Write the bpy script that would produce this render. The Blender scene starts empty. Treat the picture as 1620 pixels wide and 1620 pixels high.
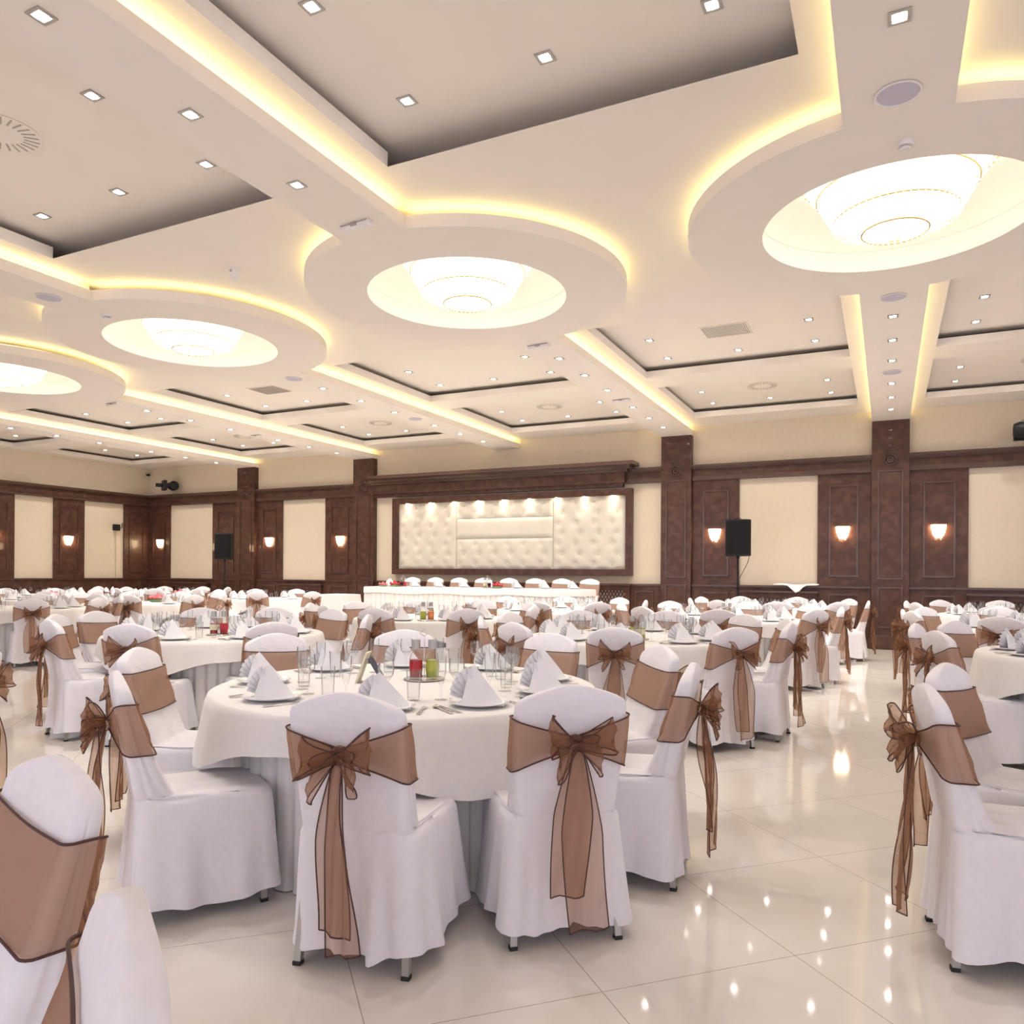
import bpy, math, random
from mathutils import Matrix, Vector
R = math.radians
PI = math.pi
sc = bpy.context.scene
COL = sc.collection
# ------------------------------------------------------------------ camera
YAW = 26.05
CAMH = 1.37
cam_d = bpy.data.cameras.new('camera')
cam = bpy.data.objects.new('camera', cam_d)
COL.objects.link(cam)
cam_d.sensor_width = 36; cam_d.sensor_fit = 'HORIZONTAL'
cam_d.lens = 27.0
cam_d.shift_y = 0.0599
cam_d.clip_start = 0.05; cam_d.clip_end = 200
cam.matrix_world = Matrix.Translation((0, 0, CAMH)) @ (Matrix.Rotation(R(YAW), 4, 'Z') @ Matrix.Rotation(R(90), 4, 'X') @ Matrix.Rotation(R(0.36), 4, 'Z'))
sc.camera = cam
# ------------------------------------------------------------------ world and exposure
world = bpy.data.worlds.new('daylight'); sc.world = world
world.use_nodes = True
bg = world.node_tree.nodes['Background']
bg.inputs[0].default_value = (0.89, 0.86, 0.98, 1)
bg.inputs[1].default_value = 0.86
sc.view_settings.view_transform = 'Standard'
sc.view_settings.look = 'None'
sc.view_settings.gamma = 1.0
sc.view_settings.use_curve_mapping = False
sc.view_settings.exposure = 0.97
S_BOWL = 1.3
S_COVE = 4.6
S_SPOT = 30.0
E_SPOT = 27.0
S_SCONCE = 24.0
sc.cycles.max_bounces = 7
sc.cycles.diffuse_bounces = 4
sc.cycles.transparent_max_bounces = 16
sc.cycles.sample_clamp_indirect = 4
sc.cycles.caustics_reflective = False
sc.cycles.caustics_refractive = False
# ------------------------------------------------------------------ materials
def mat(name, color, rough=0.6, metal=0.0, spec=0.5, emit=None, estr=0.0, nz=None, bump=None, sheen=0, coat=0):
    m = bpy.data.materials.new(name); m.use_nodes = True
    nt = m.node_tree; b = nt.nodes['Principled BSDF']
    b.inputs['Base Color'].default_value = (*color, 1)
    b.inputs['Roughness'].default_value = rough
    b.inputs['Metallic'].default_value = metal
    b.inputs['Specular IOR Level'].default_value = spec
    b.inputs['Sheen Weight'].default_value = sheen
    b.inputs['Coat Weight'].default_value = coat
    if emit:
        b.inputs['Emission Color'].default_value = (*emit, 1); b.inputs['Emission Strength'].default_value = estr
    if nz:   # (second colour, scale, contrast low, contrast high, detail)
        c2, scl, lo, hi, det = nz
        tc = nt.nodes.new('ShaderNodeTexCoord'); n = nt.nodes.new('ShaderNodeTexNoise')
        n.inputs['Scale'].default_value = scl; n.inputs['Detail'].default_value = det
        r = nt.nodes.new('ShaderNodeValToRGB')
        r.color_ramp.elements[0].position = lo; r.color_ramp.elements[0].color = (*color, 1)
        r.color_ramp.elements[1].position = hi; r.color_ramp.elements[1].color = (*c2, 1)
        nt.links.new(tc.outputs['Object'], n.inputs['Vector']); nt.links.new(n.outputs['Fac'], r.inputs['Fac'])
        nt.links.new(r.outputs['Color'], b.inputs['Base Color'])
    if bump:  # (scale, strength, distance)
        tc = nt.nodes.new('ShaderNodeTexCoord'); n = nt.nodes.new('ShaderNodeTexNoise')
        n.inputs['Scale'].default_value = bump[0]; n.inputs['Detail'].default_value = 3
        bp = nt.nodes.new('ShaderNodeBump'); bp.inputs['Strength'].default_value = bump[1]; bp.inputs['Distance'].default_value = bump[2]
        nt.links.new(tc.outputs['Object'], n.inputs['Vector']); nt.links.new(n.outputs['Fac'], bp.inputs['Height'])
        nt.links.new(bp.outputs['Normal'], b.inputs['Normal'])
    return m

M = {}
M['plaster'] = mat('cream_plaster', (0.82, 0.755, 0.69), 0.75, nz=((0.84, 0.775, 0.71), 3.0, 0.3, 0.7, 3))
M['wallcloth'] = mat('cream_wallpaper', (0.66, 0.565, 0.44), 0.85, nz=((0.69, 0.595, 0.47), 14.0, 0.3, 0.7, 6), bump=(60, 0.2, 0.01))
M['wood'] = mat('dark_walnut', (0.066, 0.028, 0.019), 0.38, spec=0.3, nz=((0.10, 0.046, 0.032), 7.0, 0.42, 0.62, 8), coat=0.12)
M['wood2'] = mat('dark_walnut_moulding', (0.080, 0.038, 0.027), 0.25, coat=0.3)
M['cloth'] = mat('white_table_linen', (0.75, 0.73, 0.72), 0.85, nz=((0.78, 0.76, 0.75), 30, 0.3, 0.7, 4), bump=(160, 0.15, 0.002), sheen=0.2)
M['cover'] = mat('white_chair_linen', (0.745, 0.725, 0.765), 0.8, nz=((0.78, 0.76, 0.80), 30, 0.3, 0.7, 4), bump=(9, 0.5, 0.02), sheen=0.2)
M['napkin'] = mat('white_napkin_linen', (0.80, 0.79, 0.81), 0.8, bump=(120, 0.15, 0.002))
M['hem'] = mat('dark_brown_hem', (0.07, 0.025, 0.02), 0.6)
M['steel'] = mat('grey_painted_steel', (0.42, 0.40, 0.38), 0.35, metal=0.6)
M['rubber'] = mat('black_rubber', (0.02, 0.02, 0.02), 0.7)
M['china'] = mat('white_china', (0.86, 0.86, 0.88), 0.12, coat=0.5)
M['cutlery'] = mat('polished_steel', (0.75, 0.74, 0.72), 0.15, metal=1.0)
M['black'] = mat('black_plastic', (0.009, 0.009, 0.010), 0.5, spec=0.25, nz=((0.014, 0.014, 0.016), 40, 0.4, 0.6, 2))
M['blackmesh'] = mat('black_speaker_grille', (0.007, 0.007, 0.008), 0.7, spec=0.2, bump=(300, 0.4, 0.003))
M['whiteplastic'] = mat('white_plastic', (0.78, 0.75, 0.74), 0.4)
M['lilac'] = mat('pale_speaker_cloth', (0.52, 0.50, 0.60), 0.6, bump=(400, 0.2, 0.002))
M['greyslot'] = mat('grey_slots', (0.40, 0.35, 0.32), 0.6)
M['leather'] = mat('cream_padded_leather', (0.66, 0.61, 0.53), 0.35, nz=((0.69, 0.64, 0.56), 5, 0.3, 0.7, 2))
M['radiator'] = mat('pale_backing', (0.50, 0.42, 0.40), 0.6)
M['gold'] = mat('gilt_metal', (0.75, 0.52, 0.22), 0.25, metal=1.0)
M['red'] = mat('red_sauce', (0.45, 0.02, 0.03), 0.3)
M['green'] = mat('yellow_green_oil', (0.45, 0.48, 0.08), 0.2)
M['orange'] = mat('orange_label', (0.75, 0.25, 0.08), 0.5)
M['pink'] = mat('pink_petals', (0.80, 0.22, 0.25), 0.6)
M['redpetal'] = mat('red_petals', (0.60, 0.05, 0.07), 0.6)
M['leaf'] = mat('green_leaf', (0.10, 0.20, 0.06), 0.5)
M['navy'] = mat('dark_blue_card', (0.035, 0.045, 0.075), 0.5)
M['creamcard'] = mat('cream_card', (0.75, 0.68, 0.50), 0.5)
M['carpet'] = mat('cream_stage_carpet', (0.70, 0.64, 0.55), 0.8)
M['stepglass'] = mat('cream_glossy_step', (0.66, 0.62, 0.50), 0.15)
M['spot'] = mat('spot_lens', (0.9, 0.9, 0.9), 0.3, emit=(1, 0.97, 0.92), estr=S_SPOT)
M['bowl'] = mat('glowing_crystal_bowl', (0.9, 0.88, 0.82), 0.3, emit=(1.0, 0.89, 0.80), estr=S_BOWL)
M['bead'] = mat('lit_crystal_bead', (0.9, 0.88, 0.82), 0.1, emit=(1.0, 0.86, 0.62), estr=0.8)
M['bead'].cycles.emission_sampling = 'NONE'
M['cove'] = mat('cove_strip', (0.9, 0.8, 0.4), 0.5, emit=(1.0, 0.84, 0.38), estr=S_COVE)
M['sconce'] = mat('lit_sconce_glass', (0.9, 0.8, 0.6), 0.3, emit=(1.0, 0.72, 0.42), estr=S_SCONCE)
M['warmspot'] = mat('warm_spot_lens', (0.9, 0.8, 0.6), 0.3, emit=(1.0, 0.88, 0.62), estr=25)

def mat_floor():
    m = bpy.data.materials.new('polished_cream_tile'); m.use_nodes = True
    nt = m.node_tree; b = nt.nodes['Principled BSDF']; L = nt.links
    tc = nt.nodes.new('ShaderNodeTexCoord')
    mp = nt.nodes.new('ShaderNodeMapping'); mp.vector_type = 'TEXTURE'
    mp.inputs['Location'].default_value = (-0.291, 2.936, 0)
    mp.inputs['Rotation'].default_value = (0, 0, R(45))
    mp.inputs['Scale'].default_value = (0.765, 0.765, 1)
    L.new(tc.outputs['Object'], mp.inputs['Vector'])
    sx = nt.nodes.new('ShaderNodeSeparateXYZ'); L.new(mp.outputs['Vector'], sx.inputs[0])
    outs = []
    for ax in ('X', 'Y'):
        fr = nt.nodes.new('ShaderNodeMath'); fr.operation = 'PINGPONG'; fr.inputs[1].default_value = 0.5
        L.new(sx.outputs[ax], fr.inputs[0])
        lt = nt.nodes.new('ShaderNodeMath'); lt.operation = 'LESS_THAN'; lt.inputs[1].default_value = 0.0024
        L.new(fr.outputs[0], lt.inputs[0]); outs.append(lt)
    mx = nt.nodes.new('ShaderNodeMath'); mx.operation = 'MAXIMUM'
    L.new(outs[0].outputs[0], mx.inputs[0]); L.new(outs[1].outputs[0], mx.inputs[1])
    n = nt.nodes.new('ShaderNodeTexNoise'); n.inputs['Scale'].default_value = 5; n.inputs['Detail'].default_value = 6
    L.new(tc.outputs['Object'], n.inputs['Vector'])
    r = nt.nodes.new('ShaderNodeValToRGB')
    r.color_ramp.elements[0].position = 0.3; r.color_ramp.elements[0].color = (0.74, 0.69, 0.635, 1)
    r.color_ramp.elements[1].position = 0.75; r.color_ramp.elements[1].color = (0.78, 0.735, 0.685, 1)
    L.new(n.outputs['Fac'], r.inputs['Fac'])
    mc = nt.nodes.new('ShaderNodeMixRGB'); mc.inputs[2].default_value = (0.42, 0.36, 0.30, 1)
    L.new(mx.outputs[0], mc.inputs[0]); L.new(r.outputs['Color'], mc.inputs[1]); L.new(mc.outputs[0], b.inputs['Base Color'])
    b.inputs['Roughness'].default_value = 0.05; b.inputs['Specular IOR Level'].default_value = 0.55
    return m
M['floor'] = mat_floor()

def mat_organza():
    m = bpy.data.materials.new('brown_organza'); m.use_nodes = True
    nt = m.node_tree; L = nt.links; nt.nodes.clear()
    o = nt.nodes.new('ShaderNodeOutputMaterial')
    t = nt.nodes.new('ShaderNodeBsdfTransparent'); t.inputs[0].default_value = (0.92, 0.79, 0.70, 1)
    d = nt.nodes.new('ShaderNodeBsdfDiffuse'); d.inputs[0].default_value = (0.31, 0.19, 0.145, 1)
    tl = nt.nodes.new('ShaderNodeBsdfTranslucent'); tl.inputs[0].default_value = (0.50, 0.28, 0.14, 1)
    ms = nt.nodes.new('ShaderNodeMixShader'); ms.inputs[0].default_value = 0.35
    L.new(d.outputs[0], ms.inputs[1]); L.new(tl.outputs[0], ms.inputs[2])
    lw = nt.nodes.new('ShaderNodeLayerWeight'); lw.inputs['Blend'].default_value = 0.35
    mr = nt.nodes.new('ShaderNodeMapRange'); mr.inputs['To Min'].default_value = 0.31; mr.inputs['To Max'].default_value = 0.82
    L.new(lw.outputs['Facing'], mr.inputs['Value'])
    m2 = nt.nodes.new('ShaderNodeMixShader')
    L.new(mr.outputs[0], m2.inputs[0]); L.new(t.outputs[0], m2.inputs[1]); L.new(ms.outputs[0], m2.inputs[2])
    L.new(m2.outputs[0], o.inputs[0])
    return m
M['organza'] = mat_organza()

def mat_glass():
    m = bpy.data.materials.new('clear_glass'); m.use_nodes = True
    nt = m.node_tree; L = nt.links; nt.nodes.clear()
    o = nt.nodes.new('ShaderNodeOutputMaterial')
    t = nt.nodes.new('ShaderNodeBsdfTransparent'); t.inputs[0].default_value = (0.98, 0.985, 0.985, 1)
    g = nt.nodes.new('ShaderNodeBsdfGlossy'); g.inputs['Roughness'].default_value = 0.03
    lw = nt.nodes.new('ShaderNodeLayerWeight'); lw.inputs['Blend'].default_value = 0.15
    mr = nt.nodes.new('ShaderNodeMapRange'); mr.inputs['To Min'].default_value = 0.03; mr.inputs['To Max'].default_value = 0.6
    L.new(lw.outputs['Fresnel'], mr.inputs['Value'])
    ms = nt.nodes.new('ShaderNodeMixShader')
    L.new(mr.outputs[0], ms.inputs[0]); L.new(t.outputs[0], ms.inputs[1]); L.new(g.outputs[0], ms.inputs[2])
    L.new(ms.outputs[0], o.inputs[0])
    return m
M['glass'] = mat_glass()

# ------------------------------------------------------------------ mesh helpers
class MB:
    def __init__(s): s.v = []; s.f = []; s.mi = []
    def add(s, vs, fs, mi=0):
        o = len(s.v); s.v += [tuple(v) for v in vs]; s.f += [tuple(i + o for i in f) for f in fs]; s.mi += [mi] * len(fs); return s
    def box(s, x0, x1, y0, y1, z0, z1, mi=0):
        v = [(x, y, z) for z in (z0, z1) for y in (y0, y1) for x in (x0, x1)]
        return s.add(v, [(0, 2, 3, 1), (4, 5, 7, 6), (0, 1, 5, 4), (2, 6, 7, 3), (0, 4, 6, 2), (1, 3, 7, 5)], mi)
    def loft(s, rings, cap0=True, cap1=True, closed=True, mi=0):
        n = len(rings[0]); v = [p for r in rings for p in r]; f = []
        for i in range(len(rings) - 1):
            for j in range(n if closed else n - 1):
                k = (j + 1) % n
                f.append((i * n + j, i * n + k, (i + 1) * n + k, (i + 1) * n + j))
        if cap0: f.append(tuple(reversed(range(n))))
        if cap1: f.append(tuple((len(rings) - 1) * n + j for j in range(n)))
        return s.add(v, f, mi)
    def lathe(s, prof, n=24, c=(0, 0, 0), mi=0, caps=True):
        rings = [[(c[0] + r * math.cos(2 * PI * k / n), c[1] + r * math.sin(2 * PI * k / n), c[2] + z) for k in range(n)] for r, z in prof]
        return s.loft(rings, caps, caps, mi=mi)
    def tube(s, pts, r, n=6, mi=0, closed=False):
        P = [Vector(p) for p in pts]; m = len(P); rings = []
        prev = None
        for i in range(m):
            a = P[(i - 1) % m] if (closed or i > 0) else P[i]
            b = P[(i + 1) % m] if (closed or i < m - 1) else P[i]
            t = (b - a)
            t = t.normalized() if t.length > 1e-9 else Vector((0, 0, 1))
            if prev is None:
                u = t.orthogonal().normalized()
            else:
                u = prev - t * prev.dot(t)
                u = u.normalized() if u.length > 1e-6 else t.orthogonal().normalized()
            prev = u; w = t.cross(u)
            rr = r[i] if isinstance(r, (list, tuple)) else r
            rings.append([tuple(P[i] + (u * math.cos(2 * PI * k / n) + w * math.sin(2 * PI * k / n)) * rr) for k in range(n)])
        if closed: rings.append(rings[0]); return s.loft(rings, False, False, mi=mi)
        return s.loft(rings, mi=mi)
    def prism(s, pts, z0, z1, mi=0):
        return s.loft([[(x, y, z0) for x, y in pts], [(x, y, z1) for x, y in pts]], mi=mi)
    def mesh(s, name, mats, smooth=False):
        me = bpy.data.meshes.new(name); me.from_pydata(s.v, [], s.f); me.update()
        for m in (mats if isinstance(mats, (list, tuple)) else [mats]): me.materials.append(M[m])
        if any(s.mi): me.polygons.foreach_set('material_index', s.mi)
        if smooth:
            me.polygons.foreach_set('use_smooth', [True] * len(me.polygons))
            if smooth != 'all': me.set_sharp_from_angle(angle=R(38))
        return me
    def obj(s, name, mats, parent=None, smooth=False, loc=None, rz=0):
        o = bpy.data.objects.new(name, s.mesh(name, mats, smooth)); COL.objects.link(o); o.parent = parent
        if loc: o.location = loc
        if rz: o.rotation_euler.z = rz
        return o

def tag(o, label, cat, group=None):
    o['label'] = label; o['category'] = cat
    if group: o['group'] = group
    return o
def struct(o): o['kind'] = 'structure'; return o
def empty(name, loc, rz=0, label=None, cat=None, group=None):
    o = bpy.data.objects.new(name, None); COL.objects.link(o); o.location = loc; o.rotation_euler.z = rz
    o.empty_display_size = 0.1
    if label: tag(o, label, cat, group)
    return o
def fix(o):
    """closed solids: outward normals"""
    import bmesh
    bm = bmesh.new(); bm.from_mesh(o.data); bmesh.ops.recalc_face_normals(bm, faces=bm.faces); bm.to_mesh(o.data); bm.free(); return o
def copy_tree(o, loc, rz, label, group):
    c = o.copy(); COL.objects.link(c); c.location = loc; c.rotation_euler.z = rz
    c['label'] = label
    if group: c['group'] = group
    for ch in o.children:
        d = ch.copy(); COL.objects.link(d); d.parent = c
        for g in ch.children:
            e = g.copy(); COL.objects.link(e); e.parent = d
    return c
def inst(o, name, parent, loc=(0, 0, 0), rz=0):
    c = o.copy(); COL.objects.link(c); c.name = name; c.parent = parent; c.location = loc; c.rotation_euler.z = rz; return c

# ------------------------------------------------------------------ room constants
WY = 16.0; WX = -20.05; RX = 12.0; BY = -5.0
Z0, ZL, Z1, Z1T, Z2 = 4.25, 4.36, 4.454, 4.565, 4.632
BEAMS = [0.04 + 4 * k for k in range(-4, 3)]           # beam centre lines
HB = 0.315
YR = 7.0; RO, RI = 1.65, 1.03                          # chandelier rings
# floor and walls
struct(MB().box(WX - 0.2, RX, BY, WY + 0.2, -0.12, 0).obj('floor', 'floor'))
struct(MB().box(WX - 0.2, RX, WY, WY + 0.2, 0, 5.2).obj('wall_back', 'wallcloth'))
struct(MB().box(WX - 0.2, WX, BY, WY, 0, 5.2).obj('wall_left', 'wallcloth'))
struct(MB().box(WX - 0.2, RX, BY, WY + 0.2, 5.2, 5.4).obj('roof_slab', 'plaster')).name = 'ceiling'

# ceiling plane at Z1 with openings, rings of cells per bay
def rect_minus_circle(x0, x1, y0, y1, cx, cy, r, z, mb, n=64):
    inner = []; outer = []
    for k in range(n):
        a = 2 * PI * (k + .5) / n; c, s_ = math.cos(a), math.sin(a)
        inner.append((cx + r * c, cy + r * s_, z))
        tx = ((x1 - cx) / c) if c > 0 else ((x0 - cx) / c)
        ty = ((y1 - cy) / s_) if s_ > 0 else ((y0 - cy) / s_)
        t = min(tx, ty); outer.append([cx + t * c, cy + t * s_, z])
    # snap the ray nearest each corner onto the corner
    for X in (x0, x1):
        for Y in (y0, y1):
            k = min(range(n), key=lambda i: (outer[i][0] - X) ** 2 + (outer[i][1] - Y) ** 2); outer[k] = [X, Y, z]
    mb.add(inner + outer, [(k, (k + 1) % n, n + (k + 1) % n, n + k) for k in range(n)])
pl = MB()
OPEN_Y = [(2.14, 4.82), (9.12, 11.8), (12.46, 15.15), (-1.2, 1.46)]
bays = [(a, a + 4) for a in BEAMS[:-1]]
bays = [(WX, BEAMS[0])] + bays
for bx0, bx1 in bays:
    o0, o1 = (bx0 + 0.53 if bx0 > WX else bx0 + 0.35), bx1 - 0.53
    for y0, y1 in ((BY, -1.2), (1.46, 2.14), (11.8, 12.46), (15.15, WY)):
        pl.box(bx0, bx1, y0, y1, Z1, Z1T)
    for y0, y1 in OPEN_Y:
        pl.box(bx0, o0, y0, y1, Z1, Z1T); pl.box(o1, bx1, y0, y1, Z1, Z1T)
for cx in BEAMS:
    a = max(cx - 2, WX) if cx > BEAMS[0] else WX
    rect_minus_circle(a, cx + 2, 4.82, 9.12, cx, YR, RI + .04, Z1, pl)
struct(pl.obj('ceiling', 'plaster'))
# upper panels above the openings
pu = MB()
for bx0, bx1 in bays:
    for y0, y1 in OPEN_Y:
        pu.box(bx0 + .1, bx1 - .1, y0 - .45, y1 + .45, Z2, Z2 + .03)
struct(pu.obj('ceiling', 'plaster'))
# beams with cantilevered lips + lit strips
def arc_end(cx, side, n=14):
    a0 = math.asin(HB / RO)
    return [(cx + RO * math.sin(-a0 + 2 * a0 * k / n), YR + side * RO * math.cos(-a0 + 2 * a0 * k / n)) for k in range(n + 1)]
for cx in BEAMS:
    mb = MB()
    near = [(cx + HB, BY), (cx - HB, BY)] + arc_end(cx, -1)
    far = [(cx - HB, WY), (cx + HB, WY)] + list(reversed(arc_end(cx, 1)))
    mb.prism(near, Z0, ZL); mb.prism(far, Z0, ZL)
    mb.box(cx - HB + .13, cx + HB - .13, BY, YR - RO + .1, ZL, Z1); mb.box(cx - HB + .13, cx + HB - .13, YR + RO - .1, WY, ZL, Z1)
    struct(fix(mb.obj('ceiling_beam', 'plaster')))
    # ring
    n = 96
    ring = [[(cx + r * math.cos(2 * PI * k / n), YR + r * math.sin(2 * PI * k / n), z) for k in range(n)] for r, z in
            ((RI, Z0), (RO, Z0), (RO, ZL), (RI + .05, ZL))]
    rb = MB().loft(ring, False, False)
    # dome inside the ring
    dome = [[(cx + r * math.cos(2 * PI * k / n), YR + r * math.sin(2 * PI * k / n), z) for k in range(n)] for r, z in
            ((RI, Z0), (RI, Z0 + .06), (RI + .05, Z0 + .12), (RI + .04, 4.5), (RI - .02, 4.62), (.86, 4.76), (.6, 4.86), (.3, 4.91), (.02, 4.92))]
    rb.loft(dome, False, True)
    struct(rb.obj('ceiling_ring', 'plaster', smooth=True))
    sb = MB()
    for s_ in (-1, 1):
        x = cx + s_ * (HB - .09)
        sb.box(x - .012, x + .012, BY, YR - RO, ZL + .004, ZL + .02)
        sb.box(x - .012, x + .012, YR + RO, WY - .02, ZL + .004, ZL + .02)
    for k in range(72):
        a0, a1 = 2 * PI * k / 72, 2 * PI * (k + 1) / 72
        if abs(math.sin((a0 + a1) / 2 + PI / 2)) < HB / RO: continue
        r0, r1 = RO - .10, RO - .075
        q = [(cx + r * math.cos(a), YR + r * math.sin(a)) for r, a in ((r0, a0), (r1, a0), (r1, a1), (r0, a1))]
        sb.prism(q, ZL + .004, ZL + .02)
    struct(sb.obj('ceiling_cove_strip', 'cove'))

# ------------------------------------------------------------------ wood panelling on the walls
def vframe(mb, x0, x1, z0, z1, y, w=.035, d=.02, mi=1):
    """raised rectangular moulding on a wall facing -Y at y"""
    for a, b, c, e in ((x0, x1, z0, z0 + w), (x0, x1, z1 - w, z1), (x0, x0 + w, z0 + w, z1 - w), (x1 - w, x1, z0 + w, z1 - w)):
        mb.box(a, b, y - d, y, c, e, mi)
ZD, ZE0, ZE1 = 1.165, 3.31, 3.63
yb = WY - .05
def wood_board(x0, x1, moulds):
    mb = MB(); mb.box(x0, x1, yb, WY, ZD, ZE0)
    for a, b in moulds: vframe(mb, a, b, 1.34, 3.10, yb)
    return struct(mb.obj('wall_panel', ['wood', 'wood2']))
def dado(x0, x1, moulds=()):
    mb = MB(); mb.box(x0, x1, yb - .02, WY, 0, ZD - .04); mb.box(x0, x1, yb - .05, WY, ZD - .04, ZD, 1)
    mb.box(x0, x1, yb - .04, yb, 0, .12, 1)
    for a, b in moulds: vframe(mb, a, b, .25, 1.02, yb - .02)
    return struct(mb.obj('wall_dado', ['wood', 'wood2']))
def entab(x0, x1):
    mb = MB()
    mb.box(x0, x1, yb - .01, WY, ZE0, ZE1)
    mb.box(x0, x1, yb - .05, WY, ZE0, ZE0 + .05, 1); mb.box(x0, x1, yb - .035, WY, ZE0 + .05, ZE0 + .09, 1)
    mb.box(x0, x1, yb - .10, WY, ZE1 - .05, ZE1, 1); mb.box(x0, x1, yb - .06, WY, ZE1 - .09, ZE1 - .05, 1)
    return struct(mb.obj('trim_1', ['wood', 'wood2']))
cols = [-15.96, -11.96, -3.96, 0.04, 4.04]
def bay_wood(c0, c1, cx, half):
    """wood between columns at c0/c1 (inner faces) with a cream field cx +- half"""
    wood_board(c0, cx - half, [(c0 + .22 if cx - half - c0 > .75 else c0 + .18, cx - half - .2)])
    wood_board(cx + half, c1, [(cx + half + .2, c1 - .22)])
    dado(c0, c1, [(c0 + .2, cx - half - .2), (cx + half + .2, c1 - .2)])
    entab(c0, c1)
bay_wood(WX + .05, -16.28, -18.2, .87)
bay_wood(-15.64, -12.28, -14.0, .74)
bay_wood(-3.64, -.28, -1.96, .74)
bay_wood(.36, 3.72, 2.04, .74)
bay_wood(4.36, 7.72, 6.04, .74)
dado(-11.64, -4.28, [(-4.85, -4.45)]); entab(-11.64, -4.28)
# radiator grilles beneath the cream fields
def grille(x0, x1, z0, z1, lab, ytop=None):
    t = empty('radiator_grille', ((x0 + x1) / 2, yb - .02, 0), label=lab, cat='radiator cover', group=None)
    w = (x1 - x0) / 2
    fb = MB(); d = .10
    fb.box(-w, -w + .1, -d, 0, .05, z1); fb.box(w - .1, w, -d, 0, .05, z1); fb.box(-w + .1, w - .1, -d, 0, z1 - .1, z1); fb.box(-w + .1, w - .1, -d, 0, .05, z0)
    fb.box(-w - .03, w + .03, -d - .04, 0, z1, z1 + .04, 1)
    fb.obj('frame', ['wood', 'wood2'], t)
    MB().box(-w + .1, w - .1, -.03, -.01, z0, z1 - .1).obj('backing', 'radiator', t)
    lb = MB(); X0, X1, ZA, ZB = -w + .1, w - .1, z0, z1 - .1
    st = .075; k = ZB - ZA; sl = 1.7
    x = X0 - k / sl
    while x < X1:
        for sgn in (1, -1):
            # a line x = x + (z-ZA)/sl (or mirrored), clipped to the frame
            za, zb = ZA, ZB
            xa, xb = (x, x + k / sl) if sgn > 0 else (x + k / sl, x)
            def clip(xa, za, xb, zb):
                dx = xb - xa
                t0, t1 = 0, 1
                for lim, g in ((X0, 1), (X1, -1)):
                    p = g * dx; q = g * (xa - lim)
                    if abs(p) < 1e-9: continue
                    tt = -q / p
                    if p > 0: t0 = max(t0, tt)
                    else: t1 = min(t1, tt)
                return (t0, t1)
            t0, t1 = clip(xa, za, xb, zb)
            if t1 - t0 > .03:
                pa = (xa + (xb - xa) * t0, za + (zb - za) * t0); pb = (xa + (xb - xa) * t1, za + (zb - za) * t1)
                h = .011; yy = -.05 if sgn > 0 else -.056
                lb.add([(pa[0] - h, yy, pa[1]), (pa[0] + h, yy, pa[1]), (pb[0] + h, yy, pb[1]), (pb[0] - h, yy, pb[1]),
                        (pa[0] - h, yy + .012, pa[1]), (pa[0] + h, yy + .012, pa[1]), (pb[0] + h, yy + .012, pb[1]), (pb[0] - h, yy + .012, pb[1])],
                       [(0, 1, 2, 3), (7, 6, 5, 4), (0, 4, 5, 1), (1, 5, 6, 2), (2, 6, 7, 3), (3, 7, 4, 0)])
        x += st
    lb.obj('lattice', 'wood', t)
grille(-18.9, -17.4, .2, 1.02, 'dark wood radiator grille with diamond lattice, nearest the left room corner')
grille(-14.74, -13.3, .2, 1.02, 'dark wood radiator grille with diamond lattice, left of the stage bay')
grille(-2.7, -1.22, .2, 1.02, 'dark wood radiator grille with white cloth lying on its top edge')
grille(1.3, 2.78, .2, 1.02, 'dark wood radiator grille right of the tall column by the aisle')
grille(-11.25, -4.95, .35, 1.12, 'long dark wood radiator grille behind the head table')
# left wall, mapped by swapping axes
def left_panel():
    xs = WX + .05
    wood = MB(); mo = MB()
    fields = [(13.92, 15.15), (12.02, 13.05), (9.9, 11.05), (7.8, 8.95), (5.7, 6.85)]
    edges = [WY - .05]
    for a, b in fields: edges += [b, a]
    edges.append(BY)
    for i in range(0, len(edges), 2):
        y1, y0 = edges[i], edges[i + 1]
        if i == len(edges) - 2: y0 = BY
        wood.box(WX, xs, y0, y1, ZD, ZE0)
        if y1 - y0 < 1.3:
            m0, m1 = y0 + .16, y1 - .16
            for a, b, c, e in ((m0, m1, 1.34, 1.375), (m0, m1, 3.065, 3.1), (m0, m0 + .035, 1.375, 3.065), (m1 - .035, m1, 1.375, 3.065)):
                wood.box(xs, xs + .02, a, b, c, e, 1)
    struct(wood.obj('wall_panel', ['wood', 'wood2']))
    d = MB(); d.box(WX, xs + .02, BY, WY - .07, 0, ZD - .04); d.box(WX, xs + .05, BY, WY - .1, ZD - .04, ZD, 1)
    struct(d.obj('wall_dado', ['wood', 'wood2']))
    e = MB(); e.box(WX, xs + .01, BY, WY - .06, ZE0, ZE1); e.box(WX, xs + .05, BY, WY - .1, ZE0, ZE0 + .05, 1)
    e.box(WX, xs + .10, BY, WY - .15, ZE1 - .05, ZE1, 1); e.box(WX, xs + .06, BY, WY - .11, ZE1 - .09, ZE1 - .05, 1)
    struct(e.obj('trim_2', ['wood', 'wood2']))
left_panel()

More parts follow.
